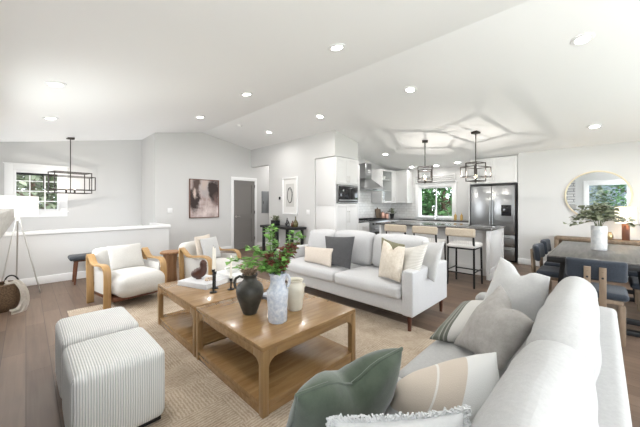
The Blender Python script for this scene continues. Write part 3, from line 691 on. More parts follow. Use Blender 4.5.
bm = new(); v = lathe(bm, [(.450,0),(.478,0),(.482,.02),(.476,.045),(.456,.045),(.450,.02)], (0,0,0), 64); xf(v, Matrix.Rotation(R(90), 4, 'X')); obj('frame', bm, GOLDF, t)
for o in t.children: pass

# ------------------------------------------------------------------ kitchen cabinets
def shaker(bm, x0, x1, z0, z1, y=0.0, rail=.055, glass=False):
    """door front at y (room side is -y)"""
    if not glass: bx(bm, x0, x1, y-.012, y, z0, z1)
    for a, b, c, e in ((x0,x0+rail,z0,z1), (x1-rail,x1,z0,z1), (x0+rail,x1-rail,z0,z0+rail), (x0+rail,x1-rail,z1-rail,z1)): bx(bm, a, b, y-.02, y-(.012 if not glass else 0), c, e)
def pull(bm, x, z, l, vert=True, y=-.02):
    a, b = ((x, y-.03, z-l/2), (x, y-.03, z+l/2)) if vert else ((x-l/2, y-.03, z), (x+l/2, y-.03, z))
    tube(bm, [a, b], .006, 8)
    for p in (a, b):
        q = Vector(p)*.86 + Vector(((a[0]+b[0])/2, (a[1]+b[1])/2, (a[2]+b[2])/2))*.14; tube(bm, [q, (q.x, y+.001, q.z)], .005, 6)
def cabinet(name, label, loc, rz, boxes, doors, cat='cabinet', group=None, mat=CAB):
    """boxes: carcass boxes; doors: (kind, x0, x1, z0, z1, pull spec) in local x,z; front plane y=0"""
    t = thing(name, label, cat, loc, rz, group)
    bm = new()
    for b in boxes: bx(bm, *b)
    obj('carcass', bm, mat, t, bevel=.002)
    for kind, xa, xb, za, zb, pl in doors:
        bm = new(); g = .002
        if kind == 'drawer': bx(bm, xa+g, xb-g, -.02, 0, za+g, zb-g); d_ = obj('drawer', bm, mat, t, bevel=.002)
        elif kind == 'glass':
            shaker(bm, xa+g, xb-g, za+g, zb-g, glass=True); d_ = obj('glass_door', bm, mat, t, bevel=.0015)
            bm = new(); bx(bm, xa+.05, xb-.05, -.012, -.008, za+.05, zb-.05); obj('pane', bm, CLEAR, d_, smooth=False)
        else: shaker(bm, xa+g, xb-g, za+g, zb-g); d_ = obj('door', bm, mat, t, bevel=.0015)
        if pl:
            bm = new(); pull(bm, *pl); obj('handle', bm, NICKEL, d_)
    return t
# tall cabinet with microwave bay
cabinet('tall_cabinet', 'tall white pantry cabinet holding the built-in microwave', (4.895, 4.30, 0), 0,
    [(0,.835,0,.64,0,1.36), (0,.835,0,.64,1.80,2.43), (0,.03,0,.64,1.36,1.80), (.805,.835,0,.64,1.36,1.80), (.03,.805,.60,.64,1.36,1.80),
     (-.012,0,.03,.60,.14,1.29), (-.012,0,.03,.60,1.31,2.40)],
    [('door',0,.417,.11,1.33,(.385,1.05,.28)), ('door',.417,.835,.11,1.33,(.45,1.05,.28)), ('door',0,.417,1.83,2.41,(.385,1.93,.14)), ('door',.417,.835,1.83,2.41,(.45,1.93,.14))])
t = thing('microwave', 'built-in stainless microwave with black glass front in the tall cabinet', 'microwave', (4.93, 4.285, 1.37))
bm = new(); bx(bm, 0, .765, .0, .5, 0, .42); obj('body', bm, BLACK, t)
bm = new(); bx(bm, 0, .765, -.015, 0, .0, .03); bx(bm, 0, .765, -.015, 0, .39, .42); bx(bm, 0, .03, -.015, 0, .03, .39); bx(bm, .735, .765, -.015, 0, .03, .39); obj('trim_kit', bm, STEEL, t, bevel=.002)
bm = new(); bx(bm, .03, .735, -.022, -.002, .035, .385); d_ = obj('door', bm, BLKGL, t, bevel=.002)
bm = new(); bx(bm, .04, .725, -.030, -.022, .045, .085); obj('handle', bm, STEEL, d_, bevel=.003)
# wall cabinets
def glass_cab(label, loc, wd, item_seed):
    t = cabinet('glass_wall_cabinet', label, loc, 0, [(0,.018,0,.33,0,1.0), (wd-.018,wd,0,.33,0,1.0), (.018,wd-.018,0,.33,0,.02), (.018,wd-.018,0,.33,.98,1.0), (.018,wd-.018,.31,.33,.02,.98), (.018,wd-.018,.03,.31,.36,.375), (.018,wd-.018,.03,.31,.69,.705)],
        [('glass',0,wd,0,1.0,(.03 if item_seed else wd-.03,.10,.13))], group='glass fronted wall cabinets')
glass_cab('glass fronted white wall cabinet left of the range hood', (5.735, 4.60, 1.38), .44, 0)
glass_cab('glass fronted white wall cabinet with dishes right of the range hood', (7.24, 4.60, 1.38), .62, 1)
def bowl(loc, r, h, label, mat=CERW, name='bowl', group=None):
    t = thing(name, label, 'bowl', loc, 0, group)
    bm = new(); lathe(bm, [(0,0),(r*.45,0),(r*.5,.008),(r*.85,h*.6),(r,h),(r*.95,h),(r*.8,h*.6),(r*.42,.02),(0,.018)], (0,0,0), 28); obj('body', bm, mat, t)
    return t
bowl((7.52, 4.76, 1.401), .10, .07, 'white bowl on the bottom shelf of the right glass cabinet', group='dishes in the glass cabinet')
bowl((7.50, 4.76, 1.756), .09, .06, 'grey bowl on the middle shelf of the right glass cabinet', STONEV, group='dishes in the glass cabinet')
bowl((7.62, 4.77, 2.086), .09, .10, 'white deep bowl on the top shelf of the right glass cabinet', group='dishes in the glass cabinet')
cabinet('wall_cabinet', 'narrow white corner wall cabinet beside the glass cabinet with dishes', (7.862, 4.60, 1.38), 0, [(0,.20,0,.33,0,1.0)], [('door',0,.2,0,1.0,(.03,.1,.13))], group='solid white wall cabinets')
cabinet('wall_cabinet', 'white wall cabinet on the window wall left of the sink window', (8.068, 4.598, 1.38), R(-90), [(0,.40,0,.33,0,1.0)], [('door',0,.40,0,1.0,(.36,.1,.13))], group='solid white wall cabinets')
cabinet('refrigerator_bridge_cabinet', 'white two door cabinet directly above the refrigerator', (7.80, 2.37, 1.84), R(-90), [(0,1.0,0,.20,0,.615)], [('door',0,.5,.01,.61,(.46,.11,.13)), ('door',.5,1.0,.01,.61,(.54,.11,.13))])
bm = new(); bx(bm, 7.80, 8.39, 2.372, 2.40, 0, 2.385); tag(obj('end_panel', bm, CAB, bevel=.002), 'tall white side panel left of the refrigerator', 'cabinet panel')
# fridge
t = thing('refrigerator', 'large stainless french door refrigerator with a black water dispenser', 'refrigerator', (7.80, 2.345, 0), R(-90))
bm = new(); bx(bm, .0, .955, .02, .58, .02, 1.80); obj('body', bm, BLACK, t)
bm = new(); bx(bm, 0, .955, -.005, .05, 1.785, 1.81); bx(bm, .93, .955, -.005, .05, .03, 1.785); obj('surround_trim', bm, BLACK, t)
bm = new(); bx(bm, .005, .455, -.025, .02, .64, 1.78); d_ = obj('door', bm, STEEL, t, bevel=.006)
bm = new(); tube(bm, [(.43,-.07,.78),(.43,-.07,1.45)], .011, 10); [tube(bm, [(.43,-.07,z),(.43,-.02,z)], .008) for z in (.82,1.41)]; obj('handle', bm, STEEL, d_)
bm = new(); bx(bm, .46, .925, -.025, .02, .64, 1.78); d_ = obj('door', bm, STEEL, t, bevel=.006)
bm = new(); tube(bm, [(.487,-.07,.78),(.487,-.07,1.45)], .011, 10); [tube(bm, [(.487,-.07,z),(.487,-.02,z)], .008) for z in (.82,1.41)]; obj('handle', bm, STEEL, d_)
bm = new(); bx(bm, .675, .845, -.032, -.02, 1.09, 1.31); bx(bm, .66,.86,-.029,-.02,1.075,1.325); o = obj('water_dispenser', bm, BLKGL, d_, bevel=.003)
for za, zb in ((.36, .63), (.05, .35)):
    bm = new(); bx(bm, .005, .925, -.025, .02, za, zb); d_ = obj('freezer_drawer', bm, STEEL, t, bevel=.006)
    bm = new(); tube(bm, [(.08,-.07,zb-.06),(.85,-.07,zb-.06)], .011, 10); [tube(bm, [(x,-.07,zb-.06),(x,-.02,zb-.06)], .008) for x in (.12,.81)]; obj('handle', bm, STEEL, d_)
# range wall base run
cabinet('base_cabinet', 'white base cabinet between the tall cabinet and the range', (5.735, 4.31, 0), 0, [(0,.475,0,.62,.10,.88), (0,.475,.06,.62,0,.10)], [('drawer',0,.475,.68,.87,(.24,.775,.16,False)), ('door',0,.475,.11,.68,(.43,.55,.16))], group='white base cabinets')
cabinet('base_cabinet', 'white base cabinet right of the range in the corner', (7.17, 4.31, 0), 0, [(0,.58,0,.62,.10,.88), (0,.58,.06,.62,0,.10)], [('drawer',0,.58,.68,.87,(.29,.775,.16,False)), ('door',0,.58,.11,.68,(.05,.55,.16))], group='white base cabinets')
cabinet('base_cabinet', 'long white base cabinet under the sink window', (7.78, 4.925, 0), R(-90), [(0,2.52,0,.60,.10,.88), (0,2.52,.06,.60,0,.10)], [('door',.65+.467*k,.65+.467*(k+1),.11,.87,(.65+.467*k+(.42 if k%2==0 else .05),.75,.16)) for k in range(4)], group='white base cabinets')
bm = new(); bx(bm, 5.735, 6.21, 4.285, 4.945, .882, .92); tag(obj('worktop', bm, GRAN, bevel=.003), 'short dark stone worktop left of the range', 'worktop')
bm = new(); prism(bm, [(7.17,4.285),(7.755,4.285),(7.755,2.405),(8.395,2.405),(8.395,4.945),(7.17,4.945)], 'z', .882, .92); tag(obj('worktop', bm, GRAN, bevel=.003), 'long dark stone worktop turning the corner under the sink window', 'worktop')
bm = new(); bx(bm, 5.735, 8.395, 4.942, 4.95, .92, 1.38); bx(bm, 6.16, 7.24, 4.942, 4.95, 1.38, 1.80); struct('wall_backsplash', bm, TILEX, smooth=False, label='white tiled backsplash behind the range', cat='backsplash')
bm = new(); bx(bm, 8.392, 8.40, 4.11, 4.942, .92, 1.38); struct('wall_backsplash_side', bm, TILEY, smooth=False, label='white tiled backsplash left of the sink window', cat='backsplash')
# range
t = thing('range', 'stainless gas range with black oven window below the hood', 'range', (6.215, 4.27, 0))
bm = new(); bx(bm, 0, .95, .0, .65, .05, .90); obj('body', bm, STEEL, t, bevel=.004)
bm = new(); bx(bm, 0, .95, -.02, .65, .90, .925); obj('cooktop', bm, BLACK, t, bevel=.003)
for xx in (.17, .475, .78):
    bm = new()
    for k in (-.11, -.04, .04, .11): bx(bm, xx+k-.008, xx+k+.008, .05, .60, .93, .948)
    for yy in (.06, .32, .58): bx(bm, xx-.13, xx+.13, yy-.008, yy+.008, .926, .94)
    obj('grate', bm, BLACK, t)
bm = new(); bx(bm, .02, .93, -.03, 0, .18, .76); d_ = obj('oven_door', bm, STEEL, t, bevel=.004)
bm = new(); bx(bm, .15, .80, -.034, -.03, .30, .62); obj('oven_window', bm, BLKGL, d_)
bm = new(); tube(bm, [(.08,-.085,.70),(.87,-.085,.70)], .014, 10); [tube(bm, [(x,-.085,.70),(x,-.03,.70)], .01) for x in (.12,.83)]; obj('handle', bm, STEEL, d_)
for k in range(6):
    bm = new(); v = cyl(bm, (0,0,0), .024, 0, .035, .02, 14); xf(v, Matrix.Translation((.12+.142*k, 0, .83)) @ Matrix.Rotation(R(90), 4, 'X')); obj('knob', bm, BLACK, t)
# hood
t = thing('range_hood', 'stainless chimney range hood with a flared canopy', 'range hood', (6.69, 4.94, 1.72))
bm = new()
bt = [(-.48,-.50,.06),(.48,-.50,.06),(.48,0,.06),(-.48,0,.06)]; tp = [(-.15,-.28,.34),(.15,-.28,.34),(.15,0,.34),(-.15,0,.34)]
A = [bm.verts.new(p) for p in bt]; B_ = [bm.verts.new(p) for p in tp]
for i in range(4): bm.faces.new((A[i], A[(i+1)%4], B_[(i+1)%4], B_[i]))
bm.faces.new(A[::-1]); bm.faces.new(B_); obj('canopy', bm, STEEL, t, bevel=.002)
bm = new(); bx(bm, -.48, .48, -.50, 0, 0, .058); o = obj('rim', bm, STEEL, t, bevel=.003)
bm = new(); bx(bm, -.15, .15, -.28, 0, .342, .76); obj('chimney', bm, STEEL, t, bevel=.003)
for xx in (-.1, -.05, 0, .05):
    bm = new(); bx(bm, xx, xx+.03, -.505, -.499, .018, .04); obj('button', bm, BLACK, t)
# sink and faucet
t = thing('faucet', 'chrome gooseneck faucet in front of the sink window', 'faucet', (8.28, 3.45, .921))
bm = new(); lathe(bm, [(0,0),(.028,0),(.028,.03),(.018,.05),(0,.05)]); obj('base', bm, CHROME, t)
bm = new(); tube(bm, smooth_path([(0,0,.04),(0,0,.26),(-.04,0,.35),(-.12,0,.37),(-.18,0,.31),(-.19,0,.24)]), .013, 10); obj('spout', bm, CHROME, t)
bm = new(); tube(bm, [(0,-.02,.06),(-.01,-.09,.09)], .007, 8); obj('lever', bm, CHROME, t)
for i, (y, lb) in enumerate(((2.86, 'amber soap bottle on the counter, nearer the sink window'), (2.70, 'amber soap bottle on the counter, nearer the refrigerator'))):
    t = thing('soap_bottle', lb, 'bottle', (8.2, y, .921), 0, 'amber soap bottles')
    bm = new(); lathe(bm, [(0,0),(.033,0),(.035,.01),(.035,.12),(.014,.145),(.014,.165),(0,.165)]); obj('bottle', bm, pm('amber_plastic_%s' % 'ab'[i], (.55,.36,.12), .25), t)
    bm = new(); tube(bm, [(0,0,.165),(0,0,.20),(-.04,0,.20)], .006, 8); obj('pump', bm, BRASS, t)
# counter corner clutter
t = thing('cutting_board', 'pale wooden board leaning in the counter corner', 'cutting board', (7.55, 4.86, .921))
bm = new(); v = bx(bm, -.14, .14, -.01, .01, 0, .28); xf(v, Matrix.Rotation(R(-12), 4, 'X')); obj('board', bm, RUST, t, bevel=.004)
bm = new(); v = bx(bm, -.02, .02, -.011, .009, .281, .33); xf(v, Matrix.Rotation(R(-12), 4, 'X')); obj('grip', bm, RUST, t, bevel=.004)
for i, (x, y, r, h, lb) in enumerate(((7.42, 4.66, .055, .17, 'rose copper canister left of the plant in the counter corner'), (7.57, 4.62, .065, .13, 'shorter rose copper canister in the counter corner'))):
    t = thing('canister', lb, 'canister', (x, y, .921), 0, 'copper canisters')
    bm = new(); cyl(bm, (0,0,0), r, 0, h); obj('body', bm, COPPER, t, bevel=.003)
    bm = new(); lathe(bm, [(0,h+.001),(r*1.02,h+.001),(r,h+.018),(.012,h+.022),(.014,h+.04),(0,h+.045)]); obj('lid', bm, WALN, t)
t = thing('potted_plant', 'small bushy plant in a dark pot on the corner worktop', 'plant', (7.85, 4.60, .921))
bm = new(); lathe(bm, [(0,0),(.05,0),(.07,.13),(.06,.13),(.045,.02),(0,.02)]); obj('pot', bm, BLACK, t)
bm = new()
for i in range(90):
    a = random.uniform(0, 2*PI); e = random.uniform(.1, 1.4); dd = Vector((math.cos(a)*math.cos(e), math.sin(a)*math.cos(e), math.sin(e))); leaf(bm, Vector((0,0,.12))+dd*random.uniform(.03,.15), dd, (0,0,1), .07, .035)
obj('foliage', bm, LEAFE, t, smooth=False)

# ------------------------------------------------------------------ island
t = thing('kitchen_island', 'white panelled kitchen island cabinet', 'island', (5.72, 1.43, 0))
bm = new(); bx(bm, .30, 1.0, 0, 2.25, .0, .875); bx(bm, 0, .30, 0, .04, 0, .875); bx(bm, 0, .30, 2.21, 2.25, 0, .875); obj('carcass', bm, CAB, t, bevel=.002)
bm = new()
for a, b, c, e in ((.0,.07,.11,.87),(.93,1.0,.11,.87),(.07,.93,.11,.19),(.07,.93,.79,.87)): bx(bm, a, b, -.018, 0, c, e)
bx(bm, -.006, 1.006, -.022, 0, 0, .11); obj('end_panel', bm, CAB, t, bevel=.002)
for k in range(3):
    bm = new(); ya = .05+.72*k
    for a, b, c, e in ((ya,ya+.06,.11,.87),(ya+.64,ya+.70,.11,.87),(ya+.06,ya+.64,.11,.18),(ya+.06,ya+.64,.80,.87)): bx(bm, .286, .30, a, b, c, e)
    obj('back_panel', bm, CAB, t, bevel=.002)
bm = new(); bx(bm, 5.66, 6.76, 1.38, 3.72, .878, .918); tag(obj('island_worktop', bm, GRAN, bevel=.003), 'glossy dark stone worktop of the island', 'worktop')
# bar stools
def stool():
    t = thing('bar_stool', 'bar stool nearest the white end panel of the island', 'bar stool', (0,0,0), 0, 'bar stools along the island')
    # local: back at -x, seat toward +x
    for sy in (-.2, .2):
        bm = new(); tube(bm, [(-.205, sy*1.04, 0), (-.19, sy, .62), (-.225, sy, .93)], .016, 8); obj('back_leg', bm, BLACK, t)
        bm = new(); tube(bm, [(.215, sy*1.04, 0), (.19, sy, .62)], .016, 8); obj('front_leg', bm, BLACK, t)
    bm = new()
    tube(bm, [(-.20,-.206,.22),(-.20,.206,.22)], .010); tube(bm, [(.208,-.206,.22),(.208,.206,.22)], .010)
    tube(bm, [(-.20,-.206,.25),(.208,-.206,.25)], .010); tube(bm, [(-.20,.206,.25),(.208,.206,.25)], .010); obj('footrest', bm, BLACK, t)
    bm = new(); bx(bm, -.21, .21, -.21, .21, .61, .635); obj('seat_frame', bm, BLACK, t, bevel=.004)
    bm = new(); rbox(bm, -.215, .225, -.222, .222, .63, .70, .03, 5, (0,0,.012)); obj('seat', bm, IVORYS, t)
    bm = new(); rbox(bm, -.255, -.195, -.232, .232, .815, .955, .028, 6); obj('backrest', bm, ROPE, t)
    bm = new(); tube(bm, [(-.192,-.2,.66),(-.192,.2,.66)], .008); 
    for k in range(13): tube(bm, [(-.196,-.18+.03*k,.655),(-.222,-.18+.03*k,.83)], .0045, 5)
    obj('back_cords', bm, IVORYS, t)
    return t
st = stool(); st.location = (5.19, 1.66, 0)
dup(st, (5.19, 2.26, 0), 0, 'middle bar stool of the three along the island'); dup(st, (5.19, 2.84, 0), 0, 'bar stool farthest from the island end panel')

# ------------------------------------------------------------------ pillows
def pillow(name, label, mat, corners, thick, group=None, chop=0, piping=None, wr=.008, seed=0, n=18, pull=.07, cat='pillow', fringe=None, backmat=None):
    """corners BL, BR, TR, TL in world space"""
    C = [Vector(c) for c in corners]; ce = sum(C, Vector())/4; C = [c-ce for c in C]
    nrm = ((C[1]-C[0]).cross(C[3]-C[0])).normalized(); upv = ((C[3]-C[0]) + (C[2]-C[1])).normalized()
    bm = new(); uvl = bm.loops.layers.uv.new('UVMap'); g = {}
    def pos(a, b, sd):
        u2 = a*(1-pull*(1-b*b)); v2 = b*(1-pull*(1-a*a)); u = (u2+1)/2; v = (v2+1)/2
        p = C[0]*(1-u)*(1-v) + C[1]*u*(1-v) + C[2]*u*v + C[3]*(1-u)*v
        e = max(0, (1-a*a))*max(0, (1-b*b)); h = thick/2*(e**.42)
        if chop: p -= upv*chop*math.exp(-(a/.28)**2)*max(0, (b+1)/2)**3
        q = p*4 + Vector((seed*5.1, seed, sd*3)); wv = noise.noise(q*1.6) + .6*noise.noise(q*4)
        k = wr*(e**.3) if e > 0 else 0
        return p + nrm*sd*(h + k*wv)
    T = [math.sin((i/n-.5)*PI) for i in range(n+1)]
    uvs = {}
    for sd in (1, -1):
        for i in range(n+1):
            for j in range(n+1):
                edge = i in (0, n) or j in (0, n)
                if edge and sd == -1: g[(sd,i,j)] = g[(1,i,j)]; continue
                v = bm.verts.new(pos(T[i], T[j], sd)); g[(sd,i,j)] = v
                uvs[v] = ((T[i]+1)/2, (T[j]+1)/2)
    for sd in (1, -1):
        for i in range(n):
            for j in range(n):
                q = [g[(sd,i,j)], g[(sd,i+1,j)], g[(sd,i+1,j+1)], g[(sd,i,j+1)]]
                if sd == -1: q.reverse()
                f = bm.faces.new(q)
                if backmat and sd == -1: f.material_index = 1
                for l in f.loops: l[uvl].uv = uvs[l.vert]
    rim = [pos(T[i], -1, 1) for i in range(n)] + [pos(1, T[j], 1) for j in range(n)] + [pos(T[n-i], 1, 1) for i in range(n)] + [pos(-1, T[n-j], 1) for j in range(n)]
    bmesh.ops.recalc_face_normals(bm, faces=bm.faces[:])
    me = bpy.data.meshes.new(name); bm.to_mesh(me); bm.free()
    for p in me.polygons: p.use_smooth = True
    me.materials.append(mat)
    if backmat: me.materials.append(backmat)
    o = bpy.data.objects.new(name, me); COL.objects.link(o); o.location = ce; tag(o, label, cat, group)
    if piping:
        bm = new(); tube(bm, rim, .006, 6, closed=True); obj('piping', bm, piping, o)
    if fringe:
        bm = new(); rng = random.Random(seed+3)
        for i in range(len(rim)):
            a, b = rim[i], rim[(i+1) % len(rim)]
            for k in range(6):
                p = a.lerp(b, k/6); d_ = p.normalized()
                tube(bm, [p*.985, p + d_*.009 + Vector((rng.uniform(-.006,.006), rng.uniform(-.006,.006), rng.uniform(-.004,.008))), p + d_*.016 + Vector((rng.uniform(-.006,.006), rng.uniform(-.006,.006), -.002))], .0032, 4)
        obj('fringe', bm, fringe, o)
    return o

# ------------------------------------------------------------------ far sofa
t = thing('sofa', 'pale three cushion sofa facing the coffee tables, in front of the bar stools', 'sofa', (2.78, 1.39, 0))
# local: x = depth (0 front .. .95 back), y = length 0 .. 2.32
Lh = 2.32
bm = new(); rbox(bm, .02, .93, .01, Lh-.01, .17, .34, .02, 6); obj('base', bm, LINEN2, t)
for ya, yb in ((0,.13), (Lh-.13,Lh)):
    bm = new(); rbox(bm, 0, .93, ya, yb, .172, .645, .02, 5, (0,0,.004)); obj('armrest', bm, LINEN2, t)
bm = new(); rbox(bm, .74, .95, .135, Lh-.135, .172, .80, .03, 6); obj('back_frame', bm, LINEN2, t)
for i, (ya, yb) in enumerate(((.135, 1.055), (1.06, Lh-.135))):
    bm = new(); rbox(bm, -.045, .745, ya, yb, .335, .475, .045, 8, (.012,0,.02), wr=.004, seed=i); obj('seat_cushion', bm, LINEN2, t)
for i, (ya, yb, zt) in enumerate(((.14, .90, .93), (.905, 1.61, .93), (1.615, Lh-.14, .91))):
    bm = new(); v = rbox(bm, -.10, .10, ya, yb, 0, zt-.47, .07, 8, (.05,0,.02), wr=.012, ws=4, seed=i+4)
    xf(v, Matrix.Translation((.63, 0, .475)) @ Matrix.Rotation(R(9), 4, 'Y')); obj('back_cushion', bm, LINEN2, t)
for x in (.05, .88):
    for y in (.06, Lh-.06):
        bm = new(); cyl(bm, (x, y, 0), .018, 0, .18, .026, 12); obj('leg', bm, MAHOG, t)
FLK = stripe_mat('fine_ribbed_cream', 'Y', ((0,(.50,.48,.44)), (.55,(.68,.66,.62))), fine=26)
pillow('throw_pillow', 'beige lumbar pillow at the left end of the far sofa', BEIGEP, [(2.93,3.20,.49),(2.90,2.63,.49),(3.00,2.66,.73),(3.03,3.30,.70)], .13, fringe=None, seed=1, wr=.005)
pillow('throw_pillow', 'charcoal square pillow beside the beige lumbar pillow', CHARC, [(2.97,2.78,.49),(2.95,2.34,.50),(3.13,2.40,.91),(3.15,2.98,.87)], .14, seed=2)
pillow('throw_pillow', 'dark olive pillow peeking out behind the cream flecked pillow', OLIVE, [(3.10,1.98,.50),(3.05,1.62,.50),(3.20,1.70,.86),(3.24,2.05,.92)], .12, seed=3)
pillow('throw_pillow', 'cream flecked pillow standing in front of the olive one', CREAMP, [(2.90,1.88,.495),(2.82,1.55,.50),(2.96,1.57,.87),(3.05,1.90,.91)], .15, seed=4, chop=.10)
pillow('throw_pillow', 'ribbed ivory pillow leaning on the right arm of the far sofa', FLK, [(2.96,1.62,.495),(2.84,1.40,.50),(3.08,1.36,.92),(3.12,1.68,.83)], .12, seed=5)
pillow('throw_pillow', 'ruffled white pillow in the far right corner of the far sofa', WHITEP, [(3.26,1.60,.50),(3.10,1.30,.50),(3.26,1.25,.93),(3.38,1.56,.90)], .11, seed=6, wr=.014)

# ------------------------------------------------------------------ near sofa
t = thing('sofa', 'large white sofa in the foreground seen from above its back', 'sofa', (-.02, -.07, 0))
# local: x = length 0..2.78, y = depth 0 (back) .. .86 (front)
Lx = 2.78
bm = new(); rbox(bm, .01, Lx-.01, .02, .83, .16, .33, .02, 6); obj('base', bm, LINEN, t)
bm = new(); rbox(bm, .0, Lx-.02, 0, .13, .17, .66, .03, 8); obj('back_frame', bm, LINEN, t)
for xa, xb in ((0,.15), (Lx-.15,Lx)):
    bm = new(); rbox(bm, xa, xb, .10, .83, .172, .60, .04, 5, (0,0,.006)); obj('armrest', bm, LINEN, t)
for i, (xa, xb) in enumerate(((.155, 1.385), (1.39, Lx-.155))):
    bm = new(); rbox(bm, xa, xb, .13, .86, .325, .465, .045, 8, (0,.012,.02), wr=.004, seed=i+10); obj('seat_cushion', bm, LINEN, t)
for i, (xa, xb) in enumerate(((.10, 1.375), (1.38, Lx-.16))):
    bm = new(); v = rbox(bm, xa, xb, -.10, .10, 0, .415, .092, 12, (.02,.022,.03), wr=.016, ws=3.2, seed=i+12)
    xf(v, Matrix.Translation((0, .222, .455)) @ Matrix.Rotation(R(6), 4, 'X')); obj('back_cushion', bm, LINEN, t)
for x in (.07, Lx-.07):
    for y in (.06, .78):
        bm = new(); cyl(bm, (x, y, 0), .018, 0, .17, .026, 12); obj('leg', bm, MAHOG, t)
STRP = stripe_mat('grey_green_striped_linen', 'X', ((0,(.10,.105,.085)), (.04,(.24,.24,.21)), (.06,(.11,.115,.09)), (.12,(.15,.155,.125)), (.15,(.27,.265,.24)), (.17,(.09,.095,.075)), (.22,(.25,.245,.22)), (.25,(.10,.105,.085)), (.30,(.50,.485,.46))))
BLOB = stripe_mat('beige_and_white_patch', 'X', ((0,(.49,.42,.35)), (.15,(.49,.42,.35)), (.20,(.60,.58,.55)), (.225,(.49,.42,.35)), (.50,(.585,.58,.565))), noise_amt=.0)
def patch_mix():
    nt = BLOB.node_tree; b = nt.nodes['Principled BSDF']; L = nt.links.new
    old = b.inputs['Base Color'].links[0].from_socket
    uv = nt.nodes['UV Map']; su = N(nt, 'ShaderNodeVectorMath', operation='SUBTRACT'); su.inputs[1].default_value = (.12, .18, 0); L(uv.outputs[0], su.inputs[0])
    le = N(nt, 'ShaderNodeVectorMath', operation='LENGTH'); L(su.outputs[0], le.inputs[0])
    lt = N(nt, 'ShaderNodeMath', operation='LESS_THAN'); lt.inputs[1].default_value = .36; L(le.outputs['Value'], lt.inputs[0])
    mx = N(nt, 'ShaderNodeMix', data_type='RGBA'); mx.inputs[7].default_value = (.585,.58,.565,1); L(lt.outputs[0], mx.inputs[0]); L(old, mx.inputs[6]); L(mx.outputs[2], b.inputs['Base Color'])
    # lean the main bands diagonally
    sp = [n for n in nt.nodes if n.type == 'SEPXYZ'][0]; rp = [n for n in nt.nodes if n.type == 'VALTORGB'][0]
    ma = N(nt, 'ShaderNodeMath', operation='MULTIPLY_ADD'); ma.inputs[1].default_value = -.22; L(sp.outputs['Y'], ma.inputs[0]); L(sp.outputs['X'], ma.inputs[2]); L(ma.outputs[0], rp.inputs[0])
patch_mix()
pillow('throw_pillow', 'big white pillow propped against the far arm of the near sofa', WHITEP, [(2.36,.68,.50),(2.34,.24,.52),(2.34,.235,.885),(2.52,.55,.95)], .20, seed=7, chop=.06, wr=.012)
pillow('throw_pillow', 'mottled grey pillow with tucked corners in the middle of the near sofa', GREYP, [(1.84,.65,.49),(1.63,.36,.53),(1.73,.235,.775),(2.02,.44,.86)], .18, seed=8, wr=.014, chop=.05)
pillow('throw_pillow', 'striped grey green and white pillow lying at the sofa front edge', STRP, [(1.78,.78,.50),(1.92,.48,.52),(2.34,.50,.66),(2.28,.74,.62)], .15, seed=9)
pillow('throw_pillow', 'beige and white patchwork pillow between the green and grey ones', BLOB, [(1.00,.66,.50),(1.15,.20,.60),(1.22,.28,.80),(.98,.56,.66)], .20, seed=10, wr=.012)
pillow('throw_pillow', 'white fringed pillow at the bottom edge of the photo', WHITEP, [(.51,.56,.53),(.70,.20,.59),(.758,.245,.838),(.565,.50,.78)], .15, seed=11, fringe=WHITEP, wr=.01)
pillow('throw_pillow', 'sage green velvet pillow standing at the near sofa front edge', VELV, [(.60,.80,.47),(1.10,.68,.47),(.965,.525,.82),(.525,.605,.82)], .19, seed=12, chop=.075, wr=.012, piping=VELV)

# ------------------------------------------------------------------ rug
bm = new(); rbox(bm, .36, 2.98, .35, 4.78, .001, .013, .006, 12); tag(obj('area_rug', bm, RUG), 'woven jute rug in tan blocks under the coffee tables', 'rug')

# ------------------------------------------------------------------ coffee tables
def coffee(label, y0, y1, x0=1.03, x1=1.97, H=.442):
    t = thing('coffee_table', label, 'coffee table', (x0, y0, .013), 0, 'square oak coffee tables')
    W, D_ = x1-x0, y1-y0; lg = .046
    bm = new(); bx(bm, 0, W, 0, D_, H-.03, H); obj('tabletop', bm, OAK, t, bevel=.004)
    bm = new(); bx(bm, .004, W-.004, .004, D_-.004, .045, .085); obj('shelf', bm, OAK, t, bevel=.003)
    for cx, sx in ((0,1), (W,-1)):
        for cy, sy in ((0,1), (D_,-1)):
            bm = new()
            # leg with curved brackets flowing into the apron along both sides
            bx(bm, min(cx,cx+sx*lg), max(cx,cx+sx*lg), min(cy,cy+sy*lg), max(cy,cy+sy*lg), 0, H-.031)
            arc = [(lg+.07-.07*math.cos(R(a)), H-.085-.07+.07*math.sin(R(a))) for a in range(0, 91, 15)]
            pts = [(lg, H-.031)] + [(lg, H-.155)] + arc[1:] + [(lg+.07, H-.031)]
            prism(bm, [(cx+sx*p, q) for p, q in pts], 'y', cy+sy*.004, cy+sy*.04)
            prism(bm, [(cy+sy*p, q) for p, q in pts], 'x', cx+sx*.004, cx+sx*.04)
            obj('leg', bm, OAKV, t, bevel=.003)
    bm = new(); k = lg+.07
    bx(bm, k, W-k, .004, .04, H-.085, H-.031); bx(bm, k, W-k, D_-.04, D_-.004, H-.085, H-.031); bx(bm, .004, .04, k, D_-k, H-.085, H-.031); bx(bm, W-.04, W-.004, k, D_-k, H-.085, H-.031)
    bx(bm, lg, W-lg, .006, .045, 0, .044); bx(bm, lg, W-lg, D_-.045, D_-.006, 0, .044); bx(bm, .006, .045, lg, D_-lg, 0, .044); bx(bm, W-.045, W-.006, lg, D_-lg, 0, .044)
    obj('apron', bm, OAK, t, bevel=.002)
coffee('nearer square oak coffee table carrying the three vases', 1.505, 2.515)
coffee('farther square oak coffee table carrying books and candlesticks', 2.535, 3.55)
TT = .4555
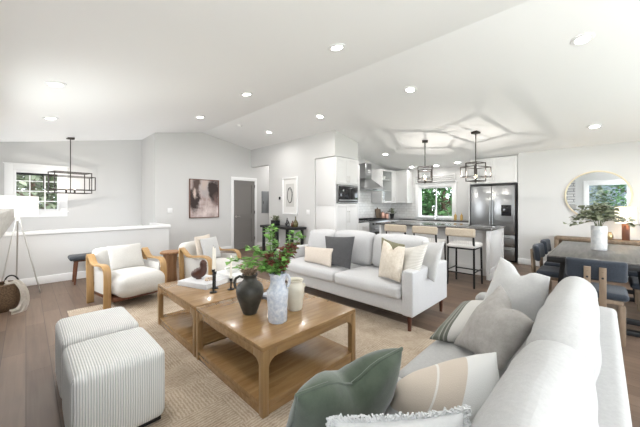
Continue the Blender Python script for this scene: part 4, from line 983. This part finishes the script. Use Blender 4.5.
# vases
t = thing('jug', 'dark olive stoneware jug with a loop handle on the nearer table', 'jug', (1.287, 2.065, TT))
bm = new(); prof = [(0,0),(.052,0),(.058,.01),(.080,.07),(.108,.15),(.112,.19),(.098,.235),(.062,.265),(.052,.285),(.053,.30),(.066,.318),(.064,.322),(.048,.306),(.046,.28),(0,.27)]
lathe(bm, prof, (0,0,0), 32); obj('body', bm, JUGM, t)
bm = new(); dv = Vector((-.72,.69,0)); tube(bm, [dv*r + Vector((0,0,z)) for r, z in ((.052,.292),(.085,.302),(.115,.285),(.128,.25),(.120,.215),(.100,.20))], .011, 8); obj('handle', bm, JUGM, t)
t = thing('pitcher_vase', 'tall chalky blue white vase with an ear handle on the nearer table', 'vase', (1.349, 1.775, TT))
bm = new(); prof = [(0,0),(.066,0),(.072,.012),(.074,.10),(.082,.20),(.080,.235),(.060,.265),(.056,.30),(.060,.345),(.067,.365),(.063,.367),(.054,.345),(.050,.30),(0,.29)]
v = lathe(bm, prof, (0,0,0), 40)
for q in v:
    rr = Vector((q.co.x, q.co.y, 0))
    if rr.length > .04: q.co += rr.normalized()*.005*noise.noise(q.co*34)
obj('body', bm, BLUEV, t)
bm = new(); dv = Vector((.70,-.71,0)); tube(bm, [dv*r + Vector((0,0,z)) for r, z in ((.058,.35),(.078,.352),(.090,.325),(.088,.285),(.074,.262))], .011, 8); obj('handle', bm, BLUEV, t)
bv = t
t = thing('ceramic_jar', 'cream glazed jar with tiny lugs on the nearer table', 'jar', (1.605, 1.87, TT))
bm = new(); lathe(bm, [(0,0),(.055,0),(.060,.01),(.071,.09),(.080,.17),(.076,.205),(.063,.222),(.063,.238),(.072,.25),(.069,.254),(.056,.238),(.057,.22),(.06,.1),(0,.06)], (0,0,0), 32); obj('body', bm, CREAMV, t)
for sg in (1, -1):
    bm = new(); dv = Vector((.69,-.72,0))*sg; tube(bm, [dv*.068+Vector((0,0,.218)), dv*.084+Vector((0,0,.210)), dv*.078+Vector((0,0,.188))], .008, 8); obj('lug', bm, CREAMV, t)
# greens in the blue vase
def spray(name, label, loc, stems, mat, lsize, ldens, cat='greenery', flower=None, seed=0, wd=.7, off=.004):
    rng = random.Random(seed); t = thing(name, label, cat, loc)
    bs = new(); bl = new(); bf = new(); nf = 0
    for pts in stems:
        P = smooth_path(pts, 8); tube(bs, P, .003, 5, r_end=.0015); n = len(P)
        for i in range(int(n*.25), n):
            for k in range(ldens):
                a = rng.uniform(0, 2*PI); d_ = Vector((math.cos(a), math.sin(a), rng.uniform(-.3,.7)))
                s = lsize*rng.uniform(.6, 1.25)
                if flower and rng.random() < flower[1] and i > n*.6:
                    leaf(bf, P[i] + d_*rng.uniform(0,.02), d_, (0,0,1), s*.8, s*.6); nf += 1
                else: leaf(bl, P[i] + d_*off, d_, (rng.uniform(-.4,.4), rng.uniform(-.4,.4), 1), s, s*wd)
    obj('stems', bs, STEMM, t); obj('leaves', bl, mat, t, smooth=False)
    if nf: obj('flowers', bf, flower[0], t, smooth=False)
    else: bf.free()
    return t
rt = Vector((.70,-.715,0)); fw = Vector((.715,.70,0))       # across and away, seen from the sitting area
def S(*p): return [tuple(rt*a + fw*b + Vector((0,0,c))) for a, b, c in p]
sp = []
sp.append(S((0,0,.0),(-.01,.0,.12),(-.06,.02,.26),(-.05,.03,.41)))
sp.append(S((0,0,.0),(.02,.0,.14),(.06,.03,.26),(.13,.04,.36)))
sp.append(S((0,0,.0),(.0,.02,.14),(-.03,.06,.28),(-.08,.08,.38)))
sp.append(S((0,0,.0),(-.05,.0,.10),(-.19,.0,.16),(-.37,.02,.15)))
sp.append(S((0,0,.0),(-.05,-.02,.09),(-.15,-.03,.13),(-.28,-.02,.10)))
sp.append(S((0,0,.0),(-.04,.03,.12),(-.10,.06,.17),(-.16,.08,.20)))
sp.append(S((0,0,.0),(-.02,-.03,.08),(-.06,-.05,.11),(-.09,-.06,.08)))
sp.append(S((0,0,.0),(.03,-.02,.10),(.06,-.03,.17),(.09,-.03,.24)))
sp.append(S((0,0,.0),(.03,.02,.12),(.10,.04,.24),(.19,.05,.34)))
sp.append(S((0,0,.0),(-.03,.02,.12),(-.12,.04,.20),(-.22,.05,.24)))
spray('greenery_sprig', 'bright green leafy branches spreading from the blue white vase', (1.349, 1.775, TT+.305), sp, LEAFG, .048, 3, seed=1, wd=.85, off=.010)
sp = [S((.01,0,.0),(.03,.0,.12),(.06,.01,.2),(.09,.0,.27)), S((.01,0,0),(.04,.0,.12),(.09,.0,.20),(.13,.02,.27)), S((.0,0,0),(-.02,.0,.1),(-.05,-.01,.14),(-.07,-.02,.20)), S((.01,0,0),(.03,.0,.1),(.05,-.02,.16),(.05,-.03,.25))]
spray('flower_stem', 'dark russet flower heads among the greens of the blue white vase', (1.349, 1.775, TT+.305), sp, LEAFR, .046, 5, cat='flowers', seed=2)
sp = [S((0,0,0),(-.03,0,.03),(-.06,0,.07),(-.08,.01,.10)), S((0,0,0),(0,0,.04),(.01,.01,.09),(.02,.02,.13)), S((0,0,0),(.02,0,.03),(.04,0,.06),(.06,0,.08)), S((0,0,0),(-.01,-.02,.04),(-.03,-.03,.07),(-.05,-.03,.07))]
spray('dried_flower', 'dried blush flower heads filling the dark jug', (1.287, 2.065, TT+.285), sp, LEAFP, .026, 6, cat='flowers', seed=3)
# books and objects
def book(loc, rz, a, b, h, cover, label, group=None, name='book'):
    t = thing(name, label, 'book', loc, rz, group)
    bm = new(); bx(bm, -a/2, a/2, -b/2, b/2, 0, .004); bx(bm, -a/2, a/2, -b/2, b/2, h-.004, h); bx(bm, -a/2, -a/2+.005, -b/2, b/2, .004, h-.004); obj('cover', bm, cover, t, bevel=.001)
    bm = new(); bx(bm, -a/2+.006, a/2-.006, -b/2+.006, b/2-.006, .0045, h-.0045); obj('pages', bm, PAPER, t)
book((1.40, 3.20, TT), R(20), .34, .42, .050, BOOKW, 'large pale grey book under the brown sculpture', 'books on the coffee tables')
book((1.78, 3.20, TT), R(14), .33, .42, .036, BOOKW, 'bottom pale book of the stack under the white bowl', 'books on the coffee tables')
book((1.775, 3.20, TT+.0365), R(8), .30, .37, .034, PAPER, 'upper white book of the stack under the white bowl', 'books on the coffee tables')
book((1.70, 2.20, TT), R(10), .24, .30, .022, BOOKD, 'dark covered book at the bottom of the stack between the vases', 'books on the coffee tables')
book((1.70, 2.20, TT+.0225), R(16), .22, .29, .02, BOOKB, 'blue grey book on top of the stack between the vases', 'books on the coffee tables')
t = thing('bowl', 'white bowl on the two book stack of the farther table', 'bowl', (1.76, 3.20, TT+.071))
bm = new(); lathe(bm, [(0,0),(.05,0),(.055,.008),(.092,.035),(.10,.052),(.096,.052),(.085,.036),(.05,.014),(0,.012)], (0,0,0), 32); obj('body', bm, CERW, t)
bm = new(); lathe(bm, [(.0,.0405),(.088,.0405),(.088,.043),(0,.043)], (0,0,0), 24); obj('glaze_pool', bm, pm('pale_green_glaze', (.50,.56,.44), .2), t)
# brown bird sculpture
bm = new(); v = []
t = thing('bird_sculpture', 'dark brown carved bird sculpture on the large grey book', 'sculpture', (1.375, 3.25, TT+.0505))
def ell(bm, c, r, rot=0, n=20):
    vs = lathe(bm, [(math.sin(PI*i/n)*1.0, -math.cos(PI*i/n)) for i in range(n+1)], (0,0,0), 24)
    xf(vs, Matrix.Translation(c) @ Matrix.Rotation(rot, 4, fw) @ Matrix.Diagonal((r[0], r[1], r[2], 1))); return vs
me = bpy.data.metaballs.new('bird_sculpture_body'); me.resolution = .008; me.render_resolution = .008; me.threshold = .1
bm.free()
bm = new()
body = smooth_path([tuple(rt*a + Vector((0,0,c))) for a, c in ((-.082,.062),(-.06,.052),(-.02,.052),(.022,.072),(.036,.115),(.036,.150),(.058,.150),(.072,.142))], 6)
rad = [.012,.040,.052,.050,.036,.034,.018,.004]
Vp = []; Rr = []
for i, p in enumerate(body):
    k = i/6; a = int(min(k, 6)); f = k-a; Rr.append(rad[a]*(1-f) + rad[min(a+1, 7)]*f)
rings = []
for i, p in enumerate(body):
    tg = (body[min(i+1, len(body)-1)] - body[max(i-1, 0)]).normalized(); sx = fw; sy = tg.cross(sx).normalized()
    rings.append([bm.verts.new(p + (sx*math.cos(2*PI*k/16)*.85 + sy*math.sin(2*PI*k/16))*Rr[i]) for k in range(16)])
for a, b in zip(rings, rings[1:]):
    for k in range(16): bm.faces.new((a[k], a[(k+1) % 16], b[(k+1) % 16], b[k]))
bm.faces.new(rings[0][::-1]); bm.faces.new(rings[-1])
bpy.data.metaballs.remove(me)
obj('body', bm, MAHOG, t, ang=80)
bm = new(); lathe(bm, [(0,0),(.030,0),(.026,.010),(.018,.016),(0,.016)], tuple(rt*-.01), 18); obj('foot', bm, MAHOG, t)
t.scale = (1.1, 1.1, 1.18)
t = thing('bead_garland', 'string of pale wooden beads curled on the large grey book', 'bead garland', (1.44, 3.12, TT+.0505))
bm = new()
for i in range(24):
    a = 2*PI*i/24; c = (.055*math.cos(a)+.012*math.sin(3*a), .05*math.sin(a), .0105); lathe(bm, [(0,-.010),(.007,-.007),(.010,0),(.007,.007),(0,.010)], c, 10)
obj('beads', bm, BEAD, t)
bm = new(); tube(bm, [(.055*math.cos(a)+.012*math.sin(3*a), .05*math.sin(a), .0105) for a in [2*PI*i/48 for i in range(48)]], .002, 5, closed=True); obj('string', bm, ROPE, t)
# candlesticks with candles (a candle stands in its holder)
def candlestick(x, y, h, ch, lb, lc):
    t = thing('candlestick', lb, 'candlestick', (x, y, TT), 0, 'black candlesticks')
    bm = new(); lathe(bm, [(0,0),(.036,0),(.037,.004),(.030,.009),(.010,.012),(0,.012)], (0,0,0), 24); obj('base', bm, BLACK, t)
    bm = new(); cyl(bm, (0,0,0), .0085, .0122, h-.03, seg=14); obj('stem', bm, BLACK, t)
    bm = new(); lathe(bm, [(0,h-.0298),(.013,h-.0298),(.016,h-.02),(.016,h),(.0125,h),(.0125,h-.02),(0,h-.02)], (0,0,0), 18); obj('cup', bm, BLACK, t)
    c = thing('taper_candle', lc, 'candle', (x, y, TT+h-.0195), 0, 'ivory taper candles')
    bm = new(); lathe(bm, [(0,0),(.0118,0),(.0100,ch*.9),(.006,ch*.985),(0,ch)], (0,0,0), 16); obj('wax', bm, WAX, c)
    bm = new(); tube(bm, [(0,0,ch*.99),(.001,.001,ch+.012)], .0012, 5); obj('wick', bm, BLACK, c)
candlestick(1.326, 2.809, .235, .25, 'tallest black candlestick, front one of the close pair', 'tallest ivory taper, in the front holder of the close pair')
candlestick(1.405, 2.935, .18, .27, 'medium black candlestick just behind the tallest one', 'ivory taper just behind the tallest one')
candlestick(1.502, 2.775, .118, .26, 'short black candlestick standing apart beside the dark jug', 'ivory taper in the short separate holder')

# ------------------------------------------------------------------ ottomans
def ottoman(y, label):
    o_ = thing('ottoman', label, 'ottoman', (.383, y, .013), 0, 'corduroy cube ottomans')
    bm = new(); rbox(bm, -.225, .225, -.255, .255, .03, .448, .045, 10, (.008,.008,.018), rk=4)
    uvl = bm.loops.layers.uv.new('UVMap'); bmesh.ops.recalc_face_normals(bm, faces=bm.faces[:])
    for f in bm.faces:
        side = abs(f.normal.x) > .72
        for l in f.loops:
            c = l.vert.co; l[uvl].uv = ((c.y if side else c.x)*2*PI/.0118, c.z)
    obj('cushion', bm, CORD, o_)
    bm = new(); bx(bm, -.20, .20, -.23, .23, .012, .034); obj('base', bm, BLACK, o_)
    for sx in (-.17, .17):
        for sy in (-.2, .2):
            bm = new(); cyl(bm, (sx, sy, 0), .014, 0, .0118, seg=10); obj('foot', bm, BLACK, o_)
ottoman(2.175, 'nearest corduroy cube ottoman, lowest in the photo'); ottoman(2.77, 'corduroy cube ottoman behind the nearest one, toward the cream armchair')

# ------------------------------------------------------------------ armchairs
def armchair(label, loc, rz):
    t = thing('lounge_armchair', label, 'armchair', loc, rz, 'cream armchairs with bent wood arms')
    bm = new(); rbox(bm, -.298, .298, -.44, .33, .15, .425, .11, 8, (0,.02,.02), wr=.004, seed=2); obj('seat', bm, BOUC, t)
    bm = new(); v = rbox(bm, -.305, .305, -.09, .09, 0, .50, .08, 8, (0,.02,.01), wr=.004, seed=3); xf(v, Matrix.Translation((0,.34,.225)) @ Matrix.Rotation(R(-12), 4, 'X')); obj('backrest', bm, BOUC, t)
    bm = new(); bx(bm, -.30, .30, -.28, .36, .10, .152); obj('base_frame', bm, WALN, t, bevel=.004)
    for s in (-1, 1):
        pts = smooth_path([(0, a, b) for a, b in ((.34,.0),(.345,.3),(.36,.56),(.35,.655),(.29,.62),(.20,.545),(.06,.545),(-.08,.555),(-.175,.53),(-.215,.45),(-.215,.25),(-.205,.0))], 5)
        bm = new(); strip(bm, [(p.y, p.z) for p in pts], s*.352-.040, s*.352+.040, .022); obj('arm', bm, PLY, t, bevel=.003)
        bm = new(); rbox(bm, s*.305-.006, s*.305+.006, -.19, .33, .15, .50, .01, 3); obj('side_panel', bm, BOUC, t)
    return t
def T2(loc, rz, pts):
    M = Matrix.Translation(loc) @ Matrix.Rotation(rz, 4, 'Z'); return [tuple(M @ Vector(p)) for p in pts]
a1 = ((1.025, 4.74, 0), R(10.6)); a2 = ((2.17, 4.53, 0), R(24))
armchair('cream armchair with bent wood arms, closer to the stairwell half wall', *a1)
armchair('cream armchair with bent wood arms behind the farther coffee table', *a2)
pillow('throw_pillow', 'cream square pillow on the armchair nearer the half wall', BOUC, T2(*a1, [(-.20,.10,.43),(.24,.10,.43),(.24,.235,.76),(-.20,.235,.76)]), .13, seed=20, pull=.05)
pillow('throw_pillow', 'white square pillow with thin stripes on the armchair behind the farther table', WHITEP, T2(*a2, [(-.16,.06,.44),(.22,.06,.44),(.22,.17,.79),(-.16,.17,.79)]), .12, seed=21, pull=.05)
pillow('throw_pillow', 'taupe pillow behind the white striped one on the far armchair', BEIGEP, T2(*a2, [(-.22,.15,.46),(.14,.16,.46),(.14,.24,.84),(-.22,.23,.82)]), .08, seed=22, pull=.05)
t = thing('side_table', 'carved brown wooden pedestal side table between the armchairs', 'side table', (1.74, 5.30, 0))
bm = new(); v = lathe(bm, [(0,0),(.105,0),(.115,.02),(.10,.15),(.095,.32),(.12,.50),(0,.50)], (0,0,0), 32)
for q in v:
    a = math.atan2(q.co.y, q.co.x); rr = Vector((q.co.x, q.co.y, 0)); 
    if rr.length > .05: q.co -= rr.normalized()*.012*abs(math.sin(a*4))
obj('pedestal', bm, STUMPW, t)
bm = new(); lathe(bm, [(0,.501),(.155,.501),(.165,.512),(.165,.532),(.155,.54),(0,.54)], (0,0,0), 36); obj('table_top', bm, STUMPW, t)

# ------------------------------------------------------------------ stairwell corner: bench, lamp, basket
t = thing('bench', 'dark padded bench on walnut legs against the half wall', 'bench', (1.0, 6.42, 0))
bm = new(); rbox(bm, -.50, .50, -.17, .17, .40, .475, .035, 6, (0,0,.01)); obj('seat', bm, BENCHF, t)
bm = new(); bx(bm, -.44, .44, -.12, .12, .375, .402); obj('seat_frame', bm, WALN, t, bevel=.003)
for x in (-.40, .40):
    for y in (-.11, .11):
        bm = new(); tube(bm, [(x, y, .38), (x+(.03 if x > 0 else -.03), y*1.25, 0)], .021, 10, r_end=.013); obj('leg', bm, WALN, t)
t = thing('floor_lamp', 'tripod floor lamp with a white drum shade by the half wall', 'lamp', (-.085, 6.27, 0))
bm = new(); lathe(bm, [(.222,1.175),(.226,1.175),(.226,1.465),(.222,1.465)], (0,0,0), 40); obj('lamp_shade', bm, SHADE, t)
bm = new(); cyl(bm, (0,0,0), .022, 1.10, 1.17, seg=14); obj('hub', bm, NICKEL, t)
bm = new(); cyl(bm, (0,0,0), .012, 1.17, 1.24, seg=10); lathe(bm, [(0,1.24),(.03,1.28),(.03,1.32),(0,1.35)], (0,0,0), 14)
for k in range(3): tube(bm, [(0,0,1.20), (.222*math.cos(k*2.094), .222*math.sin(k*2.094), 1.20)], .003, 5)
obj('bulb_fitting', bm, TRIM, t)
for fx, fy in ((.24, -.15), (-.19, -.18), (-.02, .30)):
    bm = new(); tube(bm, [(fx*.06, fy*.06, 1.15), (fx, fy, .0)], .009, 8); obj('leg', bm, NICKEL, t)
l = bpy.data.lights.new('floor_lamp_bulb', 'POINT'); l.energy = 4; l.color = (1,.9,.78); l.shadow_soft_size = .04
o = bpy.data.objects.new('floor_lamp_bulb', l); COL.objects.link(o); o.parent = t; o.location = (0,0,1.40)
t = thing('wicker_basket', 'dark woven wicker basket on the floor at the left edge', 'basket', (-.215, 5.44, 0))
bm = new(); prof = [(0,0),(.12,0),(.145,.03),(.168,.11),(.172,.20),(.165,.28),(.155,.325),(.147,.325),(.155,.26),(.158,.12),(.13,.03),(0,.02)]
v = lathe(bm, prof, (0,0,0), 56)
for q in v:
    a = math.atan2(q.co.y, q.co.x); rr = Vector((q.co.x, q.co.y, 0))
    if rr.length > .12: q.co += rr.normalized()*.004*math.sin(a*28)
obj('body', bm, WICK, t)
bm = new(); tube(bm, [(.153*math.cos(a), .153*math.sin(a), .33) for a in [2*PI*i/40 for i in range(40)]], .014, 8, closed=True); obj('rim', bm, WICK, t)
for sg in (-1, 1):
    bm = new(); tube(bm, [tuple(rt*.09*math.cos(a) + fw*(sg*.12) + Vector((0,0,.33+.085*math.sin(a)))) for a in [PI*i/12 for i in range(13)]], .009, 8); obj('handle', bm, BLACK, t)
bm = new()
pth = smooth_path([(.02,.02,.30),(.08,-.05,.355),(.145,-.10,.345),(.19,-.135,.24),(.205,-.165,.11),(.17,-.24,.022),(.09,-.31,.018)], 6)
rows = []
for i, p in enumerate(pth):
    tg = (pth[min(i+1, len(pth)-1)]-pth[max(i-1,0)]).normalized(); sd_ = tg.cross(Vector((.6,-.6,.5))).normalized(); nn = tg.cross(sd_).normalized()
    rows.append([bm.verts.new(p + sd_*(.105*(k/6-.5)*(1+.15*noise.noise(p*9))) + nn*(.012*math.sin(k*2.2+i*.25))) for k in range(7)])
for a, b in zip(rows, rows[1:]):
    for k in range(6): bm.faces.new((a[k], a[k+1], b[k+1], b[k]))
bmesh.ops.solidify(bm, geom=bm.faces[:], thickness=.014)
th = obj('throw_blanket', bm, THROWM, None, (-.215, 5.44, 0)); tag(th, 'oatmeal knit throw draped out of the wicker basket', 'blanket')

# ------------------------------------------------------------------ console with decor
t = thing('console_table', 'black open frame console table below the framed drawing', 'console table', (4.42, 5.18, 0))
bm = new(); bx(bm, 0, .40, 0, 1.42, .725, .785); obj('top', bm, BLACK, t, bevel=.003)
for y in (.12, .70, 1.28):
    for x in (.03, .36):
        bm = new(); bx(bm, x-.025, x+.025, y-.035, y+.035, 0, .724); obj('leg', bm, BLACK, t, bevel=.002)
    bm = new(); bx(bm, .051, .339, y-.02, y+.02, .03, .07); obj('stretcher', bm, BLACK, t, bevel=.002)
zt = .786
t = thing('potted_plant', 'small dark potted plant at the left of the black console', 'plant', (4.60, 6.15, zt))
bm = new(); bx(bm, -.07, .07, -.11, .11, 0, .13); obj('pot', bm, BLACK, t, bevel=.006)
bm = new()
for i in range(110):
    a = random.uniform(0, 2*PI); e = random.uniform(-.1, 1.3); dd = Vector((math.cos(a)*math.cos(e), math.sin(a)*math.cos(e)*1.5, math.sin(e))); leaf(bm, Vector((0,random.uniform(-.08,.08),.13))+dd*random.uniform(.0,.10), dd, (0,0,1), .075, .045)
obj('foliage', bm, LEAFE, t, smooth=False)
t = thing('knot_sculpture', 'black looped knot sculpture on the console', 'sculpture', (4.60, 5.66, zt))
bm = new(); tube(bm, [(.03*math.sin(2*a), .055*math.sin(a)*(1+.25*math.cos(2*a)), .105+.085*math.cos(a)*1.0+.02*math.sin(3*a)) for a in [2*PI*i/48 for i in range(48)]], .014, 8, closed=True); obj('loop', bm, BLACK, t)
bm = new(); tube(bm, [(.025*math.cos(a), .045*math.cos(a+1), .065+.045*math.sin(a)) for a in [2*PI*i/36 for i in range(36)]], .013, 8, closed=True); obj('lower_loop', bm, BLACK, t)
t = thing('bottle_vase', 'small round brown bottle vase beside the knot sculpture', 'vase', (4.64, 5.50, zt))
bm = new(); lathe(bm, [(0,0),(.03,0),(.05,.04),(.045,.075),(.014,.10),(.012,.14),(.016,.145),(0,.14)]); obj('body', bm, WALN, t)
t = thing('bottle_vase', 'olive glass bottle vase with a slim neck on the console', 'vase', (4.62, 5.36, zt))
bm = new(); lathe(bm, [(0,0),(.05,0),(.066,.05),(.064,.10),(.04,.15),(.016,.18),(.013,.25),(.018,.26),(0,.255)]); obj('body', bm, OLVGL, t)

# ------------------------------------------------------------------ dining area
t = thing('dining_table', 'long greyed timber dining table on black trestle legs', 'dining table', (5.1, .0, 0))
bm = new(); bx(bm, -.92, .92, -.46, .45, .750, .762); obj('tabletop', bm, DRIFT, t, bevel=.002)
bm = new(); bx(bm, -.923, .923, -.463, .453, .69, .7495); obj('edge_frame', bm, BLACK, t, bevel=.002)
for x in (-.74, .80):
    for s in (1, -1):
        bm = new(); bar(bm, (x, s*.30, .69), (x, s*.36, .05), .065); obj('leg', bm, BLACK, t)
    bm = new(); bx(bm, x-.035, x+.035, -.42, .42, 0, .05); obj('foot_beam', bm, BLACK, t, bevel=.003)
bm = new(); bx(bm, -.70, .76, -.03, .03, .10, .16); bx(bm, -.72,-.70,-.33,.33,.10,.16); bx(bm,.76,.78,-.33,.33,.10,.16); obj('stretcher', bm, BLACK, t, bevel=.003)
def dchair():
    t = thing('dining_chair', 'slate padded dining chair at the near end of the dining table', 'dining chair', (0,0,0), 0, 'slate dining chairs')
    # faces +x; back at -x
    bm = new(); rbox(bm, -.22, .24, -.235, .235, .42, .485, .035, 6, (0,0,.012)); obj('seat', bm, DENIM, t)
    bm = new(); bx(bm, -.19, .20, -.19, .19, .375, .421); obj('seat_frame', bm, RUST, t, bevel=.003)
    bm = new(); v = rbox(bm, -.03, .03, -.225, .225, 0, .20, .028, 10, (0,0,0))
    xf(v, Matrix.Translation((-.235,0,.600)) @ Matrix.Rotation(R(-6), 4, 'Y'))
    for q in v: q.co.x += .9*q.co.y**2
    obj('backrest', bm, DENIM, t)
    for y in (-.055, .055):
        bm = new(); v = bx(bm, -.014, .014, -.026, .026, 0, .385); xf(v, Matrix.Translation((-.268, y, .35)) @ Matrix.Rotation(R(-3), 4, 'Y')); b_ = obj('back_post', bm, RUST, t, bevel=.003)
        for z in (.635, .70):
            bm = new(); v = cyl(bm, (0,0,0), .010, 0, .008, seg=10); xf(v, Matrix.Translation((-.300, y, z)) @ Matrix.Rotation(R(90), 4, 'Y')); obj('bolt', bm, BLACK, b_)
    for x in (-.19, .12):
        for y in (-.19, .19):
            bm = new(); bx(bm, x-.022, x+.022, y-.022, y+.022, 0, .375); obj('leg', bm, RUST, t, bevel=.003)
    return t
dc = dchair(); dc.location = (4.17, .05, 0); dc.rotation_euler = (0,0,0)
dup(dc, (4.90, .40, 0), R(-90), 'slate dining chair at the left long side, nearer the sofa')
dup(dc, (5.60, .40, 0), R(-90), 'slate dining chair at the left long side, nearer the wall')
dup(dc, (5.60, -.46, 0), R(90), 'slate dining chair on the right long side, nearer the wall')
dup(dc, (4.86, -.46, 0), R(90), 'slate dining chair on the right long side, seat under the table')
t = thing('floor_vase', 'mottled grey cylinder vase in the middle of the dining table', 'vase', (5.143, .028, .763))
bm = new(); lathe(bm, [(0,0),(.072,0),(.077,.008),(.077,.30),(.073,.308),(.067,.30),(.067,.03),(0,.03)], (0,0,0), 36); obj('body', bm, STONEV, t)
bm = new(); lathe(bm, [(0,.281),(.0665,.281)], (0,0,0), 24); obj('filler', bm, SOIL, t)
t.name = 'cylinder_vase'
rng = random.Random(5); sp = []
for a, b, c in ((-.40,.0,-.01),(-.33,.05,.05),(-.24,-.05,.12),(-.15,.06,.18),(-.05,0,.22),(.05,.05,.24),(.12,-.04,.20),(.20,.0,.18),(.28,.05,.08),(.36,.0,.0),(.42,-.02,-.03),(-.2,.1,.08),(.1,-.08,.12),(-.08,-.1,.1),(-.28,.0,-.02)):
    sp.append([tuple(x_) for x_ in S((a*.06,b*.3,0),(a*.2,b*.5,.10+c*.2),(a*.62,b,.13+c*.6),(a,b,.05+c*.9))])
spray('eucalyptus_branch', 'spreading eucalyptus branches in the grey cylinder vase', (5.143, .028, 1.045), sp, LEAFE, .085, 1, seed=9, wd=.8, off=.022)
t = thing('sideboard', 'low rustic wood sideboard under the round mirror', 'sideboard', (7.36, -.02, 0))
bm = new(); bx(bm, 0, .40, -.85, .70, .645, .695); obj('top', bm, RUST, t, bevel=.004)
for ya, yb in ((-.85,-.78), (.63,.70)):
    bm = new(); bx(bm, 0, .40, ya, yb, 0, .644); obj('side_panel', bm, RUST, t, bevel=.004)
bm = new(); bx(bm, .02, .38, -.78, .63, .18, .22); obj('shelf', bm, RUST, t, bevel=.003)
bm = new(); bx(bm, .36, .38, -.78, .63, .22, .644); obj('back_panel', bm, RUST, t)
t = thing('table_lamp', 'lit table lamp with a walnut block base on the sideboard', 'lamp', (7.55, -.305, .696))
bm = new(); bx(bm, -.05, .05, -.05, .05, 0, .30); obj('base', bm, WALN, t, bevel=.006)
bm = new(); cyl(bm, (0,0,0), .008, .30, .36, seg=8); tube(bm, [(0,-.135,.33),(0,.135,.33)], .003, 5); obj('harp', bm, BRASS, t)
bm = new(); lathe(bm, [(.136,.305),(.139,.305),(.132,.60),(.129,.60)], (0,0,0), 36); obj('lamp_shade', bm, WARMSHADE, t)
l = bpy.data.lights.new('table_lamp_bulb', 'POINT'); l.energy = 3.5; l.color = (1,.82,.6); l.shadow_soft_size = .04
o = bpy.data.objects.new('table_lamp_bulb', l); COL.objects.link(o); o.parent = t; o.location = (0,0,.45)
t = thing('bud_vase', 'small golden vase on the sideboard left of the table lamp', 'vase', (7.5, -.10, .696))
bm = new(); lathe(bm, [(0,0),(.03,0),(.05,.05),(.045,.09),(.022,.12),(.026,.14),(0,.135)]); obj('body', bm, BRASS, t)
